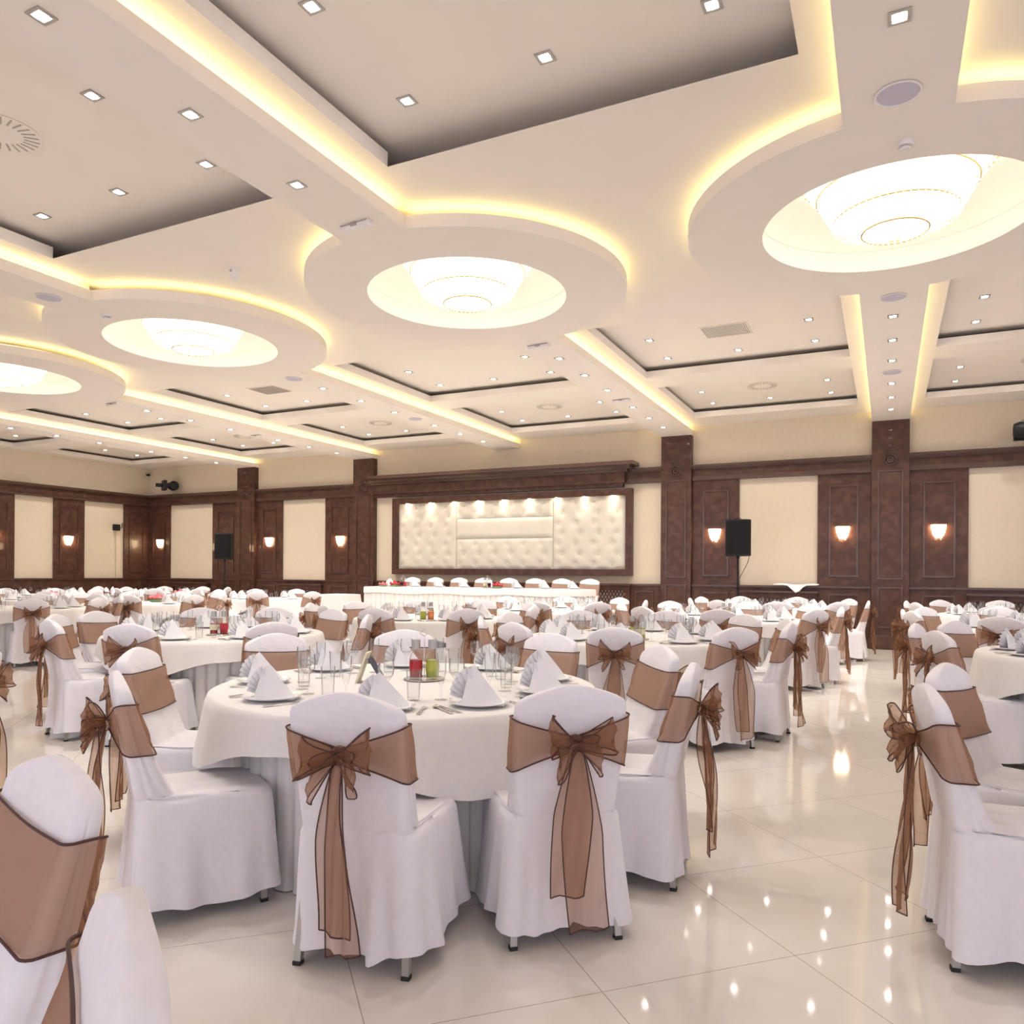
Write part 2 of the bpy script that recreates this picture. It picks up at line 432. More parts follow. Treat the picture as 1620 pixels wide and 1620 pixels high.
# columns
collab = {-15.96: 'dark wood wall column nearest the left corner, behind the left loudspeaker', -11.96: 'dark wood wall column at the left end of the stage',
          -3.96: 'dark wood wall column at the right end of the stage', 0.04: 'dark wood wall column facing down the open aisle', 4.04: 'dark wood wall column beyond the last cream field'}
for cx in cols[:4]:
    t = empty('column', (cx, WY, 0), label=collab[cx], cat='column')
    w = .315; f = -.16
    mb = MB(); mb.box(-w, w, f, -.0, .25, Z0)
    mb.obj('shaft', ['wood', 'wood2'], t)
    mb = MB(); mb.box(-w - .03, w + .03, f - .04, 0, 0, .22); mb.box(-w - .015, w + .015, f - .02, 0, .22, .27, 1)
    mb.obj('plinth', ['wood', 'wood2'], t)
    mb = MB()
    for a, b, c, e in ((-w + .10, w - .10, 1.30, 1.33), (-w + .10, w - .10, 3.3, 3.33), (-w + .10, -w + .13, 1.33, 3.3), (w - .13, w - .10, 1.33, 3.3),
                       (-w + .10, w - .10, .4, .43), (-w + .10, w - .10, 1.13, 1.16), (-w + .10, -w + .13, .43, 1.13), (w - .13, w - .10, .43, 1.13)):
        mb.box(a, b, f - .018, f, c, e)
    mb.obj('moulding', 'wood2', t)
    mb = MB()
    mb.tube([(.10 * math.sin(a), f - .012, 3.52 + .10 * math.cos(a)) for a in [2 * PI * k / 20 for k in range(20)]], .016, 6, closed=True)
    mb.tube([(.05 * math.sin(a), f - .016, 3.52 + .05 * math.cos(a)) for a in [2 * PI * k / 14 for k in range(14)]], .018, 6, closed=True)
    mb.tube([(-.13, f - .01, 3.68), (-.06, f - .015, 3.72), (0, f - .015, 3.70), (.06, f - .015, 3.72), (.13, f - .01, 3.68)], .014, 6)
    mb.obj('rosette', 'wood2', t, smooth=True)

# ------------------------------------------------------------------ stage
st = MB().box(-11.55, -4.6, 13.2, WY - .24, 0, .30).obj('stage_platform', 'carpet')
tag(st, 'low cream stage platform under the long head table', 'stage')
t = empty('stage_steps', (-10.2, 13.18, 0), label='pale glossy steps in front of the stage with dark edges', cat='steps')
MB().box(-.5, .55, -.34, 0, 0, .2).obj('lower_step', 'stepglass', t)
e_ = MB()
for z in (.2,):
    e_.box(-.51, .56, -.35, -.335, z - .012, z + .006); e_.box(-.51, .56, -.345, 0, z + .0, z + .006)
e_.box(-.51, -.495, -.35, -.335, 0, .2); e_.box(.055, .07, -.345, -.338, 0, .19)
e_.obj('edge_strip', 'greyslot', t)
# small covered table and black box on the stage
o = MB()
rings = []
for z, a in ((.58, .33), (.57, .335), (.3, .36), (.02, .38)):
    rings.append([(a * x, a * y, z) for x, y in ((-1, -1), (-.3, -1.02), (.3, -.98), (1, -1), (1.02, 0), (1, 1), (0, 1), (-1, 1), (-.98, 0))])
o.loft(rings); o = fix(o.obj('side_table', 'cloth', loc=(-10.95, 13.65, .302)))
tag(o, 'small square table under a white cloth at the left end of the stage', 'table')
o = MB().box(-.11, .11, -.1, .1, 0, .08).box(-.04, .1, -.06, .06, .08, .12).obj('control_box', 'black', loc=(-10.62, 13.28, .302))
tag(o, 'small black box on the stage edge above the steps', 'box')
# head table
t = empty('head_table', (-7.68, 13.95, .302), label='long head table on the stage under a white cloth with pleated skirt', cat='table')
HW, HD, HZ = 2.48, .42, .76
MB().box(-HW, HW, -HD, HD, HZ - .03, HZ).obj('tabletop', 'cloth', t)
def pleat(f): return math.exp(-((f - .5) / .09) ** 2)
def skirt_path():
    P = []; cs = [(-HW, -HD), (HW, -HD), (HW, HD), (-HW, HD)]
    for i in range(4):
        a, b = Vector((*cs[i], 0)), Vector((*cs[(i + 1) % 4], 0)); L = (b - a).length; n = max(1, round(L / .12)); nv = Vector(((b - a).y, -(b - a).x, 0)).normalized()
        for k in range(n * 7):
            u = k / (n * 7); P.append((a + (b - a) * u, nv, (u * n) % 1, u))
    return P
pp = skirt_path()
MB().loft([[tuple(p + nv * (amp * (1 - 2.2 * pleat(f)) + .002) + Vector((0, 0, z))) for p, nv, f, u in pp] for z, amp in ((HZ - .035, .002), (HZ - .2, .020), (.25, .028), (.0, .030))], False, False).obj('pleated_skirt', 'cloth', t, smooth='all')
ov = [[tuple(p + nv * d + Vector((0, 0, z + (.012 * math.sin(u * 20) if z < .7 else 0)))) for p, nv, f, u in pp] for z, d in ((HZ + .004, -.02), (HZ + .002, .02), (HZ - .03, .034), (HZ - .13, .036))]
MB().loft(ov, True, False).obj('top_cloth', 'cloth', t, smooth=True)

# cornice over the padded panel
t = empty('cornice', (-8.2, WY, 0), label='heavy dark wood cornice projecting above the padded stage panel', cat='cornice')
cb = MB()
X0, X1 = -11.64, -4.80
for z0, z1, d, e in ((3.25, 3.33, .14, 0), (3.33, 3.55, .20, 0), (3.55, 3.60, .28, 1), (3.60, 3.68, .36, 1), (3.68, 3.76, .46, 1)):
    cb.box(X0 + 8.2, X1 + 8.2 - (.46 - d), -d, -.0, z0, z1, e)
cb.obj('cornice_body', ['wood', 'wood2'], t)
# padded panel
t = empty('padded_wall_panel', (-8.0, WY, 0), label='large cream tufted leather wall panel in a dark wood frame behind the head table', cat='wall panel')
fw = 3.085; zb, zt = 1.33, 3.21
fb = MB()
for a, b, c, e in ((-fw, fw, zb, zb + .14), (-fw, fw, zt - .14, zt), (-fw, -fw + .14, zb + .14, zt - .14), (fw - .14, fw, zb + .14, zt - .14)):
    fb.box(a, b, -.14, 0, c, e)
fb.obj('frame', 'wood', t)
def pad(x0, x1, z0, z1, rows, colsn, name='tufted_pad'):
    NX, NZ = max(12, int((x1 - x0) / .045)), max(8, int((z1 - z0) / .045)); tufts = []
    if rows:
        dx = (x1 - x0) / colsn; dz = (z1 - z0) / rows
        for r in range(rows):
            for c in range(colsn + 1):
                x = x0 + dx * (c + (.5 if r % 2 else .25)); z = z0 + dz * (r + .5)
                if x0 + .06 < x < x1 - .06: tufts.append((x, z))
    g = []
    for j in range(NZ + 1):
        for i in range(NX + 1):
            x = x0 + (x1 - x0) * i / NX; z = z0 + (z1 - z0) * j / NZ
            ed = min(x - x0, x1 - x, z - z0, z1 - z); d = .035 + .035 * min(1, ed / .07) ** .5
            for a, b in tufts:
                q = ((x - a) ** 2 + (z - b) ** 2); d -= .034 * math.exp(-q / .0045)
                # diagonal creases
                if q < .12:
                    for s_ in (1, -1):
                        d -= .006 * math.exp(-(((x - a) - s_ * (z - b) * dx / dz * .5) ** 2) / .0004) * (1 - q / .12)
            g.append((x, -d, z))
    mb = MB(); W = NX + 1
    mb.add(g, [(j * W + i, j * W + i + 1, (j + 1) * W + i + 1, (j + 1) * W + i) for j in range(NZ) for i in range(NX)])
    mb.box(x0, x1, -.036, 0, z0, z1)
    mb.obj(name, 'leather', t, smooth=True)
    return tufts
tu = []
tu += pad(-fw + .14, -1.30, zb + .14, zt - .14, 7, 4)
tu += pad(-1.29, 1.22, zb + .14, 2.18, 3, 6)
pad(-1.29, 1.22, 2.19, 2.66, 0, 0, 'smooth_pad')
tu += pad(-1.29, 1.22, 2.67, zt - .14, 2, 6)
tu += pad(1.23, fw - .14, zb + .14, zt - .14, 7, 4)
bb = MB()
for x, z in tu: bb.lathe([(.016, 0), (.014, .012), (.004, .016)], 8)
# buttons laid individually
bb = MB()
for x, z in tu:
    ring = [[(x + r * math.cos(2 * PI * k / 8), -.042 - d, z + r * math.sin(2 * PI * k / 8)) for k in range(8)] for r, d in ((.016, 0), (.013, .010), (.005, .013))]
    bb.loft(ring)
b = bb.obj('tuft_buttons', 'leather', t, smooth=True); b['kind'] = 'stuff'
for k in range(9):
    x = -2.65 + 5.3 * k / 8
    l = MB().lathe([(.035, 0), (.035, .03), (.02, .035)], 12).obj('picture_light', 'warmspot', t, loc=(x, -.11, zt - .175))
    ld = bpy.data.lights.new('panel_spot', 'SPOT'); ld.energy = 3; ld.color = (1, .88, .6); ld.spot_size = R(75); ld.spot_blend = .6; ld.shadow_soft_size = .03
    lo = bpy.data.objects.new('panel_spot', ld); COL.objects.link(lo); lo.location = (-8.0 + x, WY - .20, zt - .19); lo.rotation_euler = (R(14), 0, 0)

# ------------------------------------------------------------------ chair
NR = (26, 4, 18, 4, 26, 4, 18, 4)
def rr(w, y0, y1, r):
    """rounded rectangle ring, fixed number of points per edge; starts at the rear left, runs along the rear edge"""
    r = min(r, w * .98, (y1 - y0) * .49)
    P = []; N = []
    def seg(a, b, n, nx, ny):
        for k in range(n):
            u = k / n; P.append((a[0] + (b[0] - a[0]) * u, a[1] + (b[1] - a[1]) * u)); N.append((nx, ny))
    def arc(cx, cy, a0, n):
        for k in range(n):
            a = a0 + (PI / 2) * k / n; P.append((cx + r * math.cos(a), cy + r * math.sin(a))); N.append((math.cos(a), math.sin(a)))
    seg((-w + r, y0), (w - r, y0), NR[0], 0, -1); arc(w - r, y0 + r, -PI / 2, NR[1])
    seg((w, y0 + r), (w, y1 - r), NR[2], 1, 0); arc(w - r, y1 - r, 0, NR[3])
    seg((w - r, y1), (-w + r, y1), NR[4], 0, 1); arc(-w + r, y1 - r, PI / 2, NR[5])
    seg((-w, y1 - r), (-w, y0 + r), NR[6], -1, 0); arc(-w + r, y0 + r, PI, NR[7])
    return P, N
PROF = [(.062, .258, -.022, .548, .07), (.12, .250, -.019, .542, .07), (.22, .241, -.015, .535, .065), (.32, .232, -.011, .528, .06), (.41, .225, -.007, .522, .06),
        (.452, .221, -.005, .517, .06), (.470, .214, -.004, .508, .06), (.478, .203, -.004, .49, .06), (.482, .200, -.004, .30, .05), (.486, .199, -.005, .140, .03),
        (.50, .200, -.007, .126, .03), (.56, .204, -.018, .096, .03), (.64, .208, -.032, .064, .028), (.72, .211, -.047, .036, .026), (.80, .212, -.062, .010, .024),
        (.86, .211, -.072, -.008, .024), (.893, .209, -.077, -.018, .022), (.910, .200, -.079, -.024, .022), (.926, .172, -.080, -.030, .022), (.942, .128, -.079, -.037, .018), (.956, .078, -.076, -.043, .014), (.966, .030, -.071, -.050, .009)]
def dims(z):
    for a, b in zip(PROF[9:], PROF[10:]):
        if a[0] <= z <= b[0]:
            u = (z - a[0]) / (b[0] - a[0]); return tuple(a[i] + (b[i] - a[i]) * u for i in range(1, 5))
    return PROF[-1][1:] if z > 1 - .1 else PROF[10][1:]
def cover_mesh(seed):
    rnd = random.Random(seed); ph = [rnd.uniform(0, 6.28) for _ in range(4)]; rings = []
    tot = sum(NR); px0 = rnd.uniform(-.03, .03)
    for z, w, y0, y1, r in PROF:
        P, N = rr(w, y0, y1, r); ring = []
        h = max(0, (.46 - z) / .415) ** 1.25
        for i, ((x, y), (nx, ny)) in enumerate(zip(P, N)):
            s = 2 * PI * i / tot
            a = .013 * math.sin(7 * s + ph[0]) + .011 * math.sin(13 * s + ph[1]) + .006 * math.sin(22 * s + ph[2])
            d = a * h
            if ny < -.5: d -= .045 * math.exp(-((x - px0 - .02 * h) / .022) ** 2) * h; d += .016 * math.exp(-((abs(x - px0) - .06) / .03) ** 2) * h
            if .47 < z < .86: d += .0035 * math.sin(9 * s + ph[3] + z * 8)
            zz = z + (.014 * math.sin(5 * s + ph[1]) * h)
            if .478 <= z <= .486: zz = z + (.004 * math.sin(9 * s + ph[2]))
            ring.append((x + nx * d, y + ny * d, zz))
        rings.append(ring)
    mb = MB(); mb.loft(rings, False, True)
    return mb.mesh('chair_cover', 'cover', 'all')
KZ = .762
def sash_mesh(seed):
    rnd = random.Random(seed); NV = 9; rows = []
    ph = rnd.uniform(0, 6); tilt = rnd.uniform(-.012, .012)
    for v in range(NV):
        f = v / (NV - 1) * 2 - 1; row = []
        P0, N0 = rr(*dims(KZ))
        for i, ((x, y), (nx, ny)) in enumerate(zip(P0, N0)):
            w = dims(KZ)[0]
            k = (1 - abs(x) / w) ** .85 if ny < -.3 else 0
            hh = .100 * (1 - k) + .022 * k
            zc = .752 + .010 * k + tilt * (x / w)
            if ny > .3: zc -= .006 * math.cos(x / w * 1.5)
            z = zc + f * hh
            W, a, b, r = dims(min(z, .88)); P1, N1 = rr(W + .010, a - .010, b + .011, r)
            X, Y = P1[i]
            Y -= .022 * k + (.004 * math.sin(v * 2.6 + ph + x * 9)) * (.25 + k)
            if ny > .3: Y += .003 * math.sin(v * 1.1 + x * 14 + ph)
            row.append((X, Y, z))
        rows.append(row)
    mb = MB(); mb.loft(rows, False, False)
    mb.tube(rows[0], .0032, 5, 1, True); mb.tube(rows[-1], .0032, 5, 1, True)
    return mb.mesh('sash_band', ['organza', 'hem'], 'all')
def ribbon(mb, path, widths, wdirs, ripple, seed, end=True, nv=7):
    """path: centre points; wdirs: unit width direction per point; folded ribbon with dark hems"""
    rnd = random.Random(seed); ph = rnd.uniform(0, 6.28); rows = []
    for i, (p, w, d) in enumerate(zip(path, widths, wdirs)):
        p = Vector(p); d = Vector(d).normalized()
        t = Vector(path[min(i + 1, len(path) - 1)]) - Vector(path[max(i - 1, 0)])
        n = t.cross(d); n = n.normalized() if n.length > 1e-8 else Vector((0, 1, 0))
        row = []
        for v in range(nv):
            f = v / (nv - 1) * 2 - 1
            row.append(tuple(p + d * f * w + n * ripple * min(1, w / .05) * math.sin(f * 4.2 + ph + i * .22)))
        rows.append(row)
    mb.add([q for r in rows for q in r], [(i * nv + j, i * nv + j + 1, (i + 1) * nv + j + 1, (i + 1) * nv + j) for i in range(len(rows) - 1) for j in range(nv - 1)])
    mb.tube([r[0] for r in rows], .0026, 4, 1); mb.tube([r[-1] for r in rows], .0026, 4, 1)
    if end: mb.tube(rows[-1], .0026, 4, 1)
KY = dims(KZ)[1] - .034
def loops(seed):
    rnd = random.Random(seed); out = []
    for side in (-1, 1):
        mb = MB()
        for q in range(2):
            L = rnd.uniform(.10, .135) * (1 - .28 * q); dr = rnd.uniform(-.035, .02) + (-.05 if q else .03); bw = rnd.uniform(.045, .062)
            path = []; ws = []; ds = []
            for k in range(17):
                u = k / 16; s_ = math.sin(PI * u)
                path.append((side * (L * s_ ** .75), KY - .008 - .055 * s_ - .035 * u, KZ + dr * s_ + .012 * math.sin(2 * PI * u)))
                ws.append(.012 + bw * s_ ** .8); tw = .5 * math.sin(PI * u + q)
                ds.append((side * .25 * math.sin(2 * PI * u), .35 * tw, 1))
            ribbon(mb, path, ws, ds, .014, seed * 7 + q + side, False)
        out.append(mb.mesh('bow_loop', ['organza', 'hem'], 'all'))
    kb = MB(); rings = []
    for j in range(7):
        a = PI * j / 6; rad = .026 * math.sin(a) + .004
        rings.append([(rad * math.cos(2 * PI * k / 14) * (1 + .15 * math.sin(3 * k)), KY - .012 + rad * .9 * math.sin(2 * PI * k / 14), KZ + .034 * math.cos(a)) for k in range(14)])
    kb.loft(rings)
    out.append(kb.mesh('bow_knot', ['organza', 'hem'], 'all'))
    return out
def tails(seed):
    rnd = random.Random(seed + 50); out = []
    for q, side in enumerate((-1, 1)):
        mb = MB(); Ln = rnd.uniform(.50, .58) + (.10 if q else 0); sp = rnd.uniform(.01, .045) * side; wob = rnd.uniform(0, 6)
        wmax = rnd.uniform(.050, .072); path = []; ws = []; ds = []
        ta = rnd.uniform(-.5, .5)
        for k in range(22):
            u = k / 21
            path.append((sp * u ** .7 + .012 * math.sin(4 * u + wob), KY - .015 - .012 * q - .035 * u + .008 * math.sin(5 * u + wob), KZ - .01 - Ln * u))
            ws.append(.014 + (wmax - .014) * min(1, u * 2.2) ** .8)
            ds.append((1, ta * math.sin(2.5 * u + wob) * .9, .12 * side * u))
        ribbon(mb, path, ws, ds, .014, seed * 3 + q)
        out.append(mb.mesh('sash_tail', ['organza', 'hem'], 'all'))
    return out
def leg_mesh(x, y, sx, sy, z=.30):
    mb = MB(); w = .0125
    rings = []
    for zz in (0.012, z):
        u = 1 - zz / z; cx, cy = x + sx * u, y + sy * u
        rings.append([(cx - w, cy - w, zz), (cx + w, cy - w, zz), (cx + w, cy + w, zz), (cx - w, cy + w, zz)])
    mb.loft(rings)
    return mb.mesh('leg', 'steel')
def foot_mesh(x, y, sx, sy):
    return MB().box(x + sx - .0145, x + sx + .0145, y + sy - .0145, y + sy + .0145, 0, .014).mesh('foot_cap', 'rubber')
LEGS = [(-.19, .03, -.012, -.035), (.19, .03, .012, -.035), (-.185, .46, -.008, .02), (.185, .46, .008, .02)]
MESH = {'cover': [cover_mesh(s) for s in (1, 2, 3)], 'sash': [sash_mesh(s) for s in (1, 2, 3)], 'loops': [loops(s) for s in (1, 2, 3, 4)], 'tails': [tails(s) for s in (1, 2, 3, 4)],
        'legs': [leg_mesh(*l) for l in LEGS], 'feet': [foot_mesh(*l) for l in LEGS]}
def far_bow(i):
    a = MB()
    for me in MESH['loops'][i][:] + MESH['tails'][i]:
        a.add([v.co[:] for v in me.vertices], [tuple(p.vertices) for p in me.polygons]); a.mi[-len(me.polygons):] = [p.material_index for p in me.polygons]
    return a.mesh('bow', ['organza', 'hem'], 'all')
MESH['farbow'] = [far_bow(i) for i in range(4)]
def part(name, me, parent):
    o = bpy.data.objects.new(name, me); COL.objects.link(o); o.parent = parent; return o
def chair(x, y, rz, label, group, near, i, z=0, bow=True):
    t = empty('banquet_chair', (x, y, z), rz, label, 'chair', group)
    part('chair_cover', MESH['cover'][i % 3], t); part('sash_band', MESH['sash'][i % 3], t)
    if near:
        for k in range(4):
            l = part('leg', MESH['legs'][k], t); part('foot_cap', MESH['feet'][k], l)
        a, b, c = MESH['loops'][i % 4]
        if bow: part('bow_loop', a, t); part('bow_loop', b, t)
        part('bow_knot', c, t)
        d, e = MESH['tails'][i % 4]; part('sash_tail', d, t); part('sash_tail', e, t)
    else:
        part('bow', MESH['farbow'][i % 4], t)
        for k in range(4): part('leg', MESH['legs'][k], t)
    return t

# ------------------------------------------------------------------ tableware prototypes (meshes shared by the copies)
TZ = .78
def lathe_mesh(name, prof, m, n=24, smooth=True):
    return fixm(MB().lathe(prof, n).mesh(name, m, smooth))
def fixm(me): return me
plate_me = lathe_mesh('dinner_plate', [(.06, 0), (.075, .002), (.125, .014), (.135, .019), (.134, .022), (.122, .017), (.078, .006), (.02, .005)], 'china', 32)
tumbler_me = MB().lathe([(.026, 0), (.028, .002), (.034, .14), (.0325, .14), (.0265, .012), (.004, .011)], 18, caps=True).mesh('tumbler', 'glass', True)
wine_me = MB().lathe([(.033, 0), (.033, .002), (.006, .006), (.004, .012), (.004, .085), (.012, .095), (.033, .12), (.038, .15), (.034, .19), (.033, .19), (.0365, .15), (.031, .121), (.004, .1)], 18).mesh('wine_glass', 'glass', True)
flute_me = MB().lathe([(.03, 0), (.03, .002), (.005, .006), (.004, .06), (.016, .09), (.024, .13), (.026, .2), (.025, .2), (.0225, .13), (.004, .08)], 18).mesh('flute_glass', 'glass', True)
def fork_me():
    mb = MB(); mb.loft([[(x * w, y, z + .0015 * s_) for x, s_ in ((-1, -1), (1, -1), (1, 1), (-1, 1))] for w, y, z in ((.009, -.10, .003), (.007, -.06, .004), (.004, -.01, .006), (.004, .02, .004), (.011, .04, .003))])
    for k in range(4):
        x = -.0095 + k * .0063; mb.box(x - .0013, x + .0013, .038, .085, .002, .0045)
    return mb.mesh('fork', 'cutlery')
def knife_me():
    return MB().loft([[(x * w, y, .002 + .002 * s_) for x, s_ in ((-1, -1), (1, -1), (1, 1), (-1, 1))] for w, y in ((.006, -.11), (.007, -.06), (.005, 0), (.009, .02), (.010, .08), (.003, .11))]).mesh('knife', 'cutlery')
def spoon_me():
    mb = MB(); mb.loft([[(x * w, y, z + .0015 * s_) for x, s_ in ((-1, -1), (1, -1), (1, 1), (-1, 1))] for w, y, z in ((.008, -.10, .003), (.006, -.05, .005), (.004, .03, .006), (.006, .04, .005))])
    mb.lathe([(.002, .001), (.014, .003), (.019, .008), (.017, .008), (.003, .004)], 14, (0, .058, 0)); return mb.mesh('spoon', 'cutlery', True)
fork_m, knife_m, spoon_m = fork_me(), knife_me(), spoon_me()
def napkin_me(seed):
    """folded napkin standing on edge: steep pleated fan at one end, a long sloping sail at the other"""
    rnd = random.Random(seed); mb = MB(); H = rnd.uniform(.145, .17); xp = rnd.uniform(-.04, -.02); xe = rnd.uniform(.10, .12); sp = rnd.uniform(.045, .06)
    F = []; T = []; B = []; FM = []; BM = []
    n = 12
    for k in range(n + 1):
        u = k / n; x = xp - .025 + (xe - xp + .025) * u
        h = H * (.86 + .14 * u * 6) if u < 1 / 6 else H * (1 - (u - 1 / 6) / (5 / 6)) ** .92
        w = sp * (1 - .45 * u)
        F.append((x - .02 * (1 - u), -w, 0)); FM.append((x - .008 * (1 - u), -w * .55 - .006 * math.sin(u * 7), h * .5)); T.append((x, .004 * math.sin(u * 9), h + .004))
        BM.append((x, w * .5, h * .5)); B.append((x, w, 0))
    mb.loft([F, FM, T, BM, B], False, False, closed=False)
    m = 11; a0 = []; a1 = []
    for k in range(m):
        u = k / (m - 1); ang = R(96 + 66 * u); L = H * (1.0 - .3 * u); zig = .012 * (1 if k % 2 else -1)
        a0.append((xp + .02, zig * .4, .004)); a1.append((xp + .0 + L * math.cos(ang) * .95, zig - .012, max(.01, L * math.sin(ang))))
    am = [((p[0] + q[0]) / 2, (p[1] + q[1]) / 2 - .004, (p[2] + q[2]) / 2) for p, q in zip(a0, a1)]
    mb.loft([a0, am, a1], False, False, closed=False)
    mb.loft([[(-.10, -.055, .0), (.12, -.045, .0), (.12, .05, .0), (-.09, .06, .0)], [(-.095, -.05, .008), (.115, -.04, .007), (.115, .045, .007), (-.085, .055, .008)]])
    return mb.mesh('napkin', 'napkin', True)
NAP = [napkin_me(s) for s in range(4)]
def overlay_me(seed, RT=.985):
    rnd = random.Random(seed); ph = rnd.uniform(0, 6.28); n = 160; rings = []
    def ring(r, z, amp):
        out = []
        for k in range(n):
            a = 2 * PI * k / n
            lob = (.5 + .5 * math.cos(4 * a + ph)) ** 1.5
            fold = math.sin(17 * a + ph * 2) * .5 + math.sin(29 * a + ph) * .35 + math.sin(9 * a) * .3
            rr_ = r + amp * (.020 * fold + .035 * lob); zz = z - (amp * (.16 * lob) if amp > 0 else 0)
            out.append((rr_ * math.cos(a), rr_ * math.sin(a), zz))
        return out
    rings = [ring(.02, TZ, 0), ring(.5, TZ, 0), ring(.9, TZ, 0), ring(RT - .012, TZ - .0005, 0), ring(RT, TZ - .006, 0), ring(RT + .010, TZ - .025, .12), ring(RT + .016, TZ - .07, .4), ring(RT + .022, TZ - .13, .75), ring(RT + .028, TZ - .17, 1.0)]
    return MB().loft(rings, True, False).mesh('tablecloth', 'cloth', 'all')
def skirt_me():
    n = 54 * 8; rings = []
    for z, R0, am in ((TZ - .03, .872, .3), (TZ - .2, .865, .8), (.3, .865, 1), (.004, .872, 1.1)):
        rings.append([((R0 + am * (.010 - .042 * math.exp(-(((k / 8) % 1 - .5) / .10) ** 2) + .006 * math.sin(k * .21))) * math.cos(2 * PI * k / n), (R0 + am * (.010 - .042 * math.exp(-(((k / 8) % 1 - .5) / .10) ** 2) + .006 * math.sin(k * .21))) * math.sin(2 * PI * k / n), z) for k in range(n)])
    return MB().loft(rings, False, False).mesh('pleated_skirt', 'cloth', 'all')
OV = [overlay_me(s) for s in range(3)]; SK = skirt_me()
top_me = MB().lathe([(.02, TZ - .03), (.93, TZ - .03), (.95, TZ - .01), (.945, TZ - .004), (.02, TZ - .004)], 64).mesh('tabletop', 'cloth', True)

def bottle_parts(parent, x, y, body, lab, z=0):
    b = MB().lathe([(.026, 0), (.029, .004), (.029, .085), (.026, .10), (.014, .118), (.013, .13)], 16, (x, y, z)).obj('bottle', 'glass', parent, smooth=True)
    MB().lathe([(.004, .003), (.0265, .004), (.0265, .08), (.004, .082)], 14, (x, y, z)).obj('contents', body, b, smooth=True)
    MB().lathe([(.0295, .03), (.0297, .031), (.0297, .07), (.0295, .071)], 16, (x, y, z), caps=False).obj('bottle_label', lab, b)
    rings = []
    for zz in (.128, .168):
        rings.append([(x + (.0175 + .0015 * (k % 2)) * math.cos(2 * PI * k / 24), y + (.0175 + .0015 * (k % 2)) * math.sin(2 * PI * k / 24), z + zz) for k in range(24)])
    MB().loft(rings).obj('cap', 'steel', b)
def cruet(x, y, z, rz, label, cols_, zoom=1.0):
    t = empty('cruet_set', (x, y, z), rz, label, 'cruet set')
    MB().lathe([(.085, 0), (.09, .004), (.088, .008), (.02, .006)], 24).obj('tray', 'cutlery', t, smooth=True)
    for k, (b, l) in enumerate(cols_): bottle_parts(t, -.036 + .072 * k, 0, b, l, .008)
    mb = MB(); mb.tube([(0, 0, .01), (0, 0, .19), (.018, 0, .205), (0, 0, .222), (-.018, 0, .205), (0, 0, .19)], .0025, 6); mb.obj('handle', 'cutlery', t)
    t.scale = (zoom,) * 3
    return t

# ------------------------------------------------------------------ tables and their chairs
SA, CA = math.sin(R(YAW)), math.cos(R(YAW))
def pix(x, y):
    lat = x * CA + y * SA; Z = -x * SA + y * CA
    return (810 + 1215 * lat / Z if Z > .2 else -9999), Z
HOUR = {0: 'twelve', 1: 'one', 2: 'two', 3: 'three', 4: 'four', 5: 'five', 6: 'six', 7: 'seven', 8: 'eight', 9: 'nine', 10: 'ten', 11: 'eleven'}
TAB = {
 'T1': ((-2.27, 3.40), 'nearest round table', [(-1.63, 2.10), (-1.08, 2.66), (-3.67, 3.88), (-3.10, 4.59), (-2.06, 4.77), (-2.76, 2.10), (-3.52, 2.80), (-.77, 3.51), (-1.16, 4.29)]),
 'V1': ((-5.75, 5.35), 'second table toward the stage', [(-6.12, 3.98), (-6.9, 4.57), (-7.05, 5.13), (-5.29, 4.15), (-4.4, 4.7), (-6.96, 6.24), (-5.5, 6.7), (-4.49, 6.04)]),
 'T2': ((-2.15, 7.0), 'second table along the aisle', [(-1.88, 5.68), (-.99, 6.05), (-.62, 6.8), (-1.35, 8.1), (-2.80, 5.65), (-3.53, 6.3), (-3.62, 7.24), (-3.08, 8.05), (-2.2, 8.42)]),
 'U1': ((1.55, 3.50), 'nearest table beyond the aisle', [(.09, 3.26), (.25, 4.09)]),
 'U2': ((1.62, 7.1), 'second table beyond the aisle', [(.36, 6.49), (.19, 7.4), (.55, 8.04), (1.5, 5.7)]),
 'U3': ((1.60, 10.5), 'third table beyond the aisle', [(1.04, 9.21), (.38, 10.04), (.2, 10.4), (.64, 11.19)]),
 'U4': ((1.70, 13.8), 'rear table beyond the aisle', [(.28, 13.98), (.49, 13.27), (.8, 14.92), (1.34, 12.4)]),
 'V2': ((-5.4, 8.6), 'third table toward the stage', [(-5.25, 7.21), (-4.43, 7.76), (-6.77, 8.84), (-6.74, 7.99), (-3.95, 8.77)]),
 'V3': ((-4.8, 11.45), 'table closest to the stage', [(-4.55, 10.2), (-3.86, 10.6), (-3.4, 11.7), (-4.15, 12.7)]),
 'T3': ((-1.95, 10.55), 'third table along the aisle', [(-1.78, 9.2), (-.81, 9.8), (-.52, 10.7), (-2.91, 11.49), (-1.89, 12.0), (-2.75, 9.4)]),
 'T4': ((-1.7, 13.7), 'rear table along the aisle', [(-.65, 12.7), (-.3, 13.62), (-.6, 14.6), (-1.5, 15.1), (-2.48, 14.9)]),
 'W1': ((-12.2, 7.4), 'left table nearest the camera', [(-10.9, 6.8)]),
 'W2': ((-12.3, 9.7), 'second of the left tables', [(-11.3, 8.6), (-12.4, 8.3), (-10.8, 9.6)]),
 'W3': ((-12.2, 12.9), 'left table by the steps', [(-11.38, 11.58), (-10.8, 12.6), (-12.71, 14.3), (-11.4, 14.1)]),
 'W5': ((-16.1, 13.5), 'table by corner grille', [(-14.9, 13.2)]),
 'W6': ((-15.9, 10.0), 'front table by left wall', [(-15.3, 8.7)]),
 'W8': ((-18.5, 11.9), 'rear table by left wall', [(-17.3, 11.3)]),
}
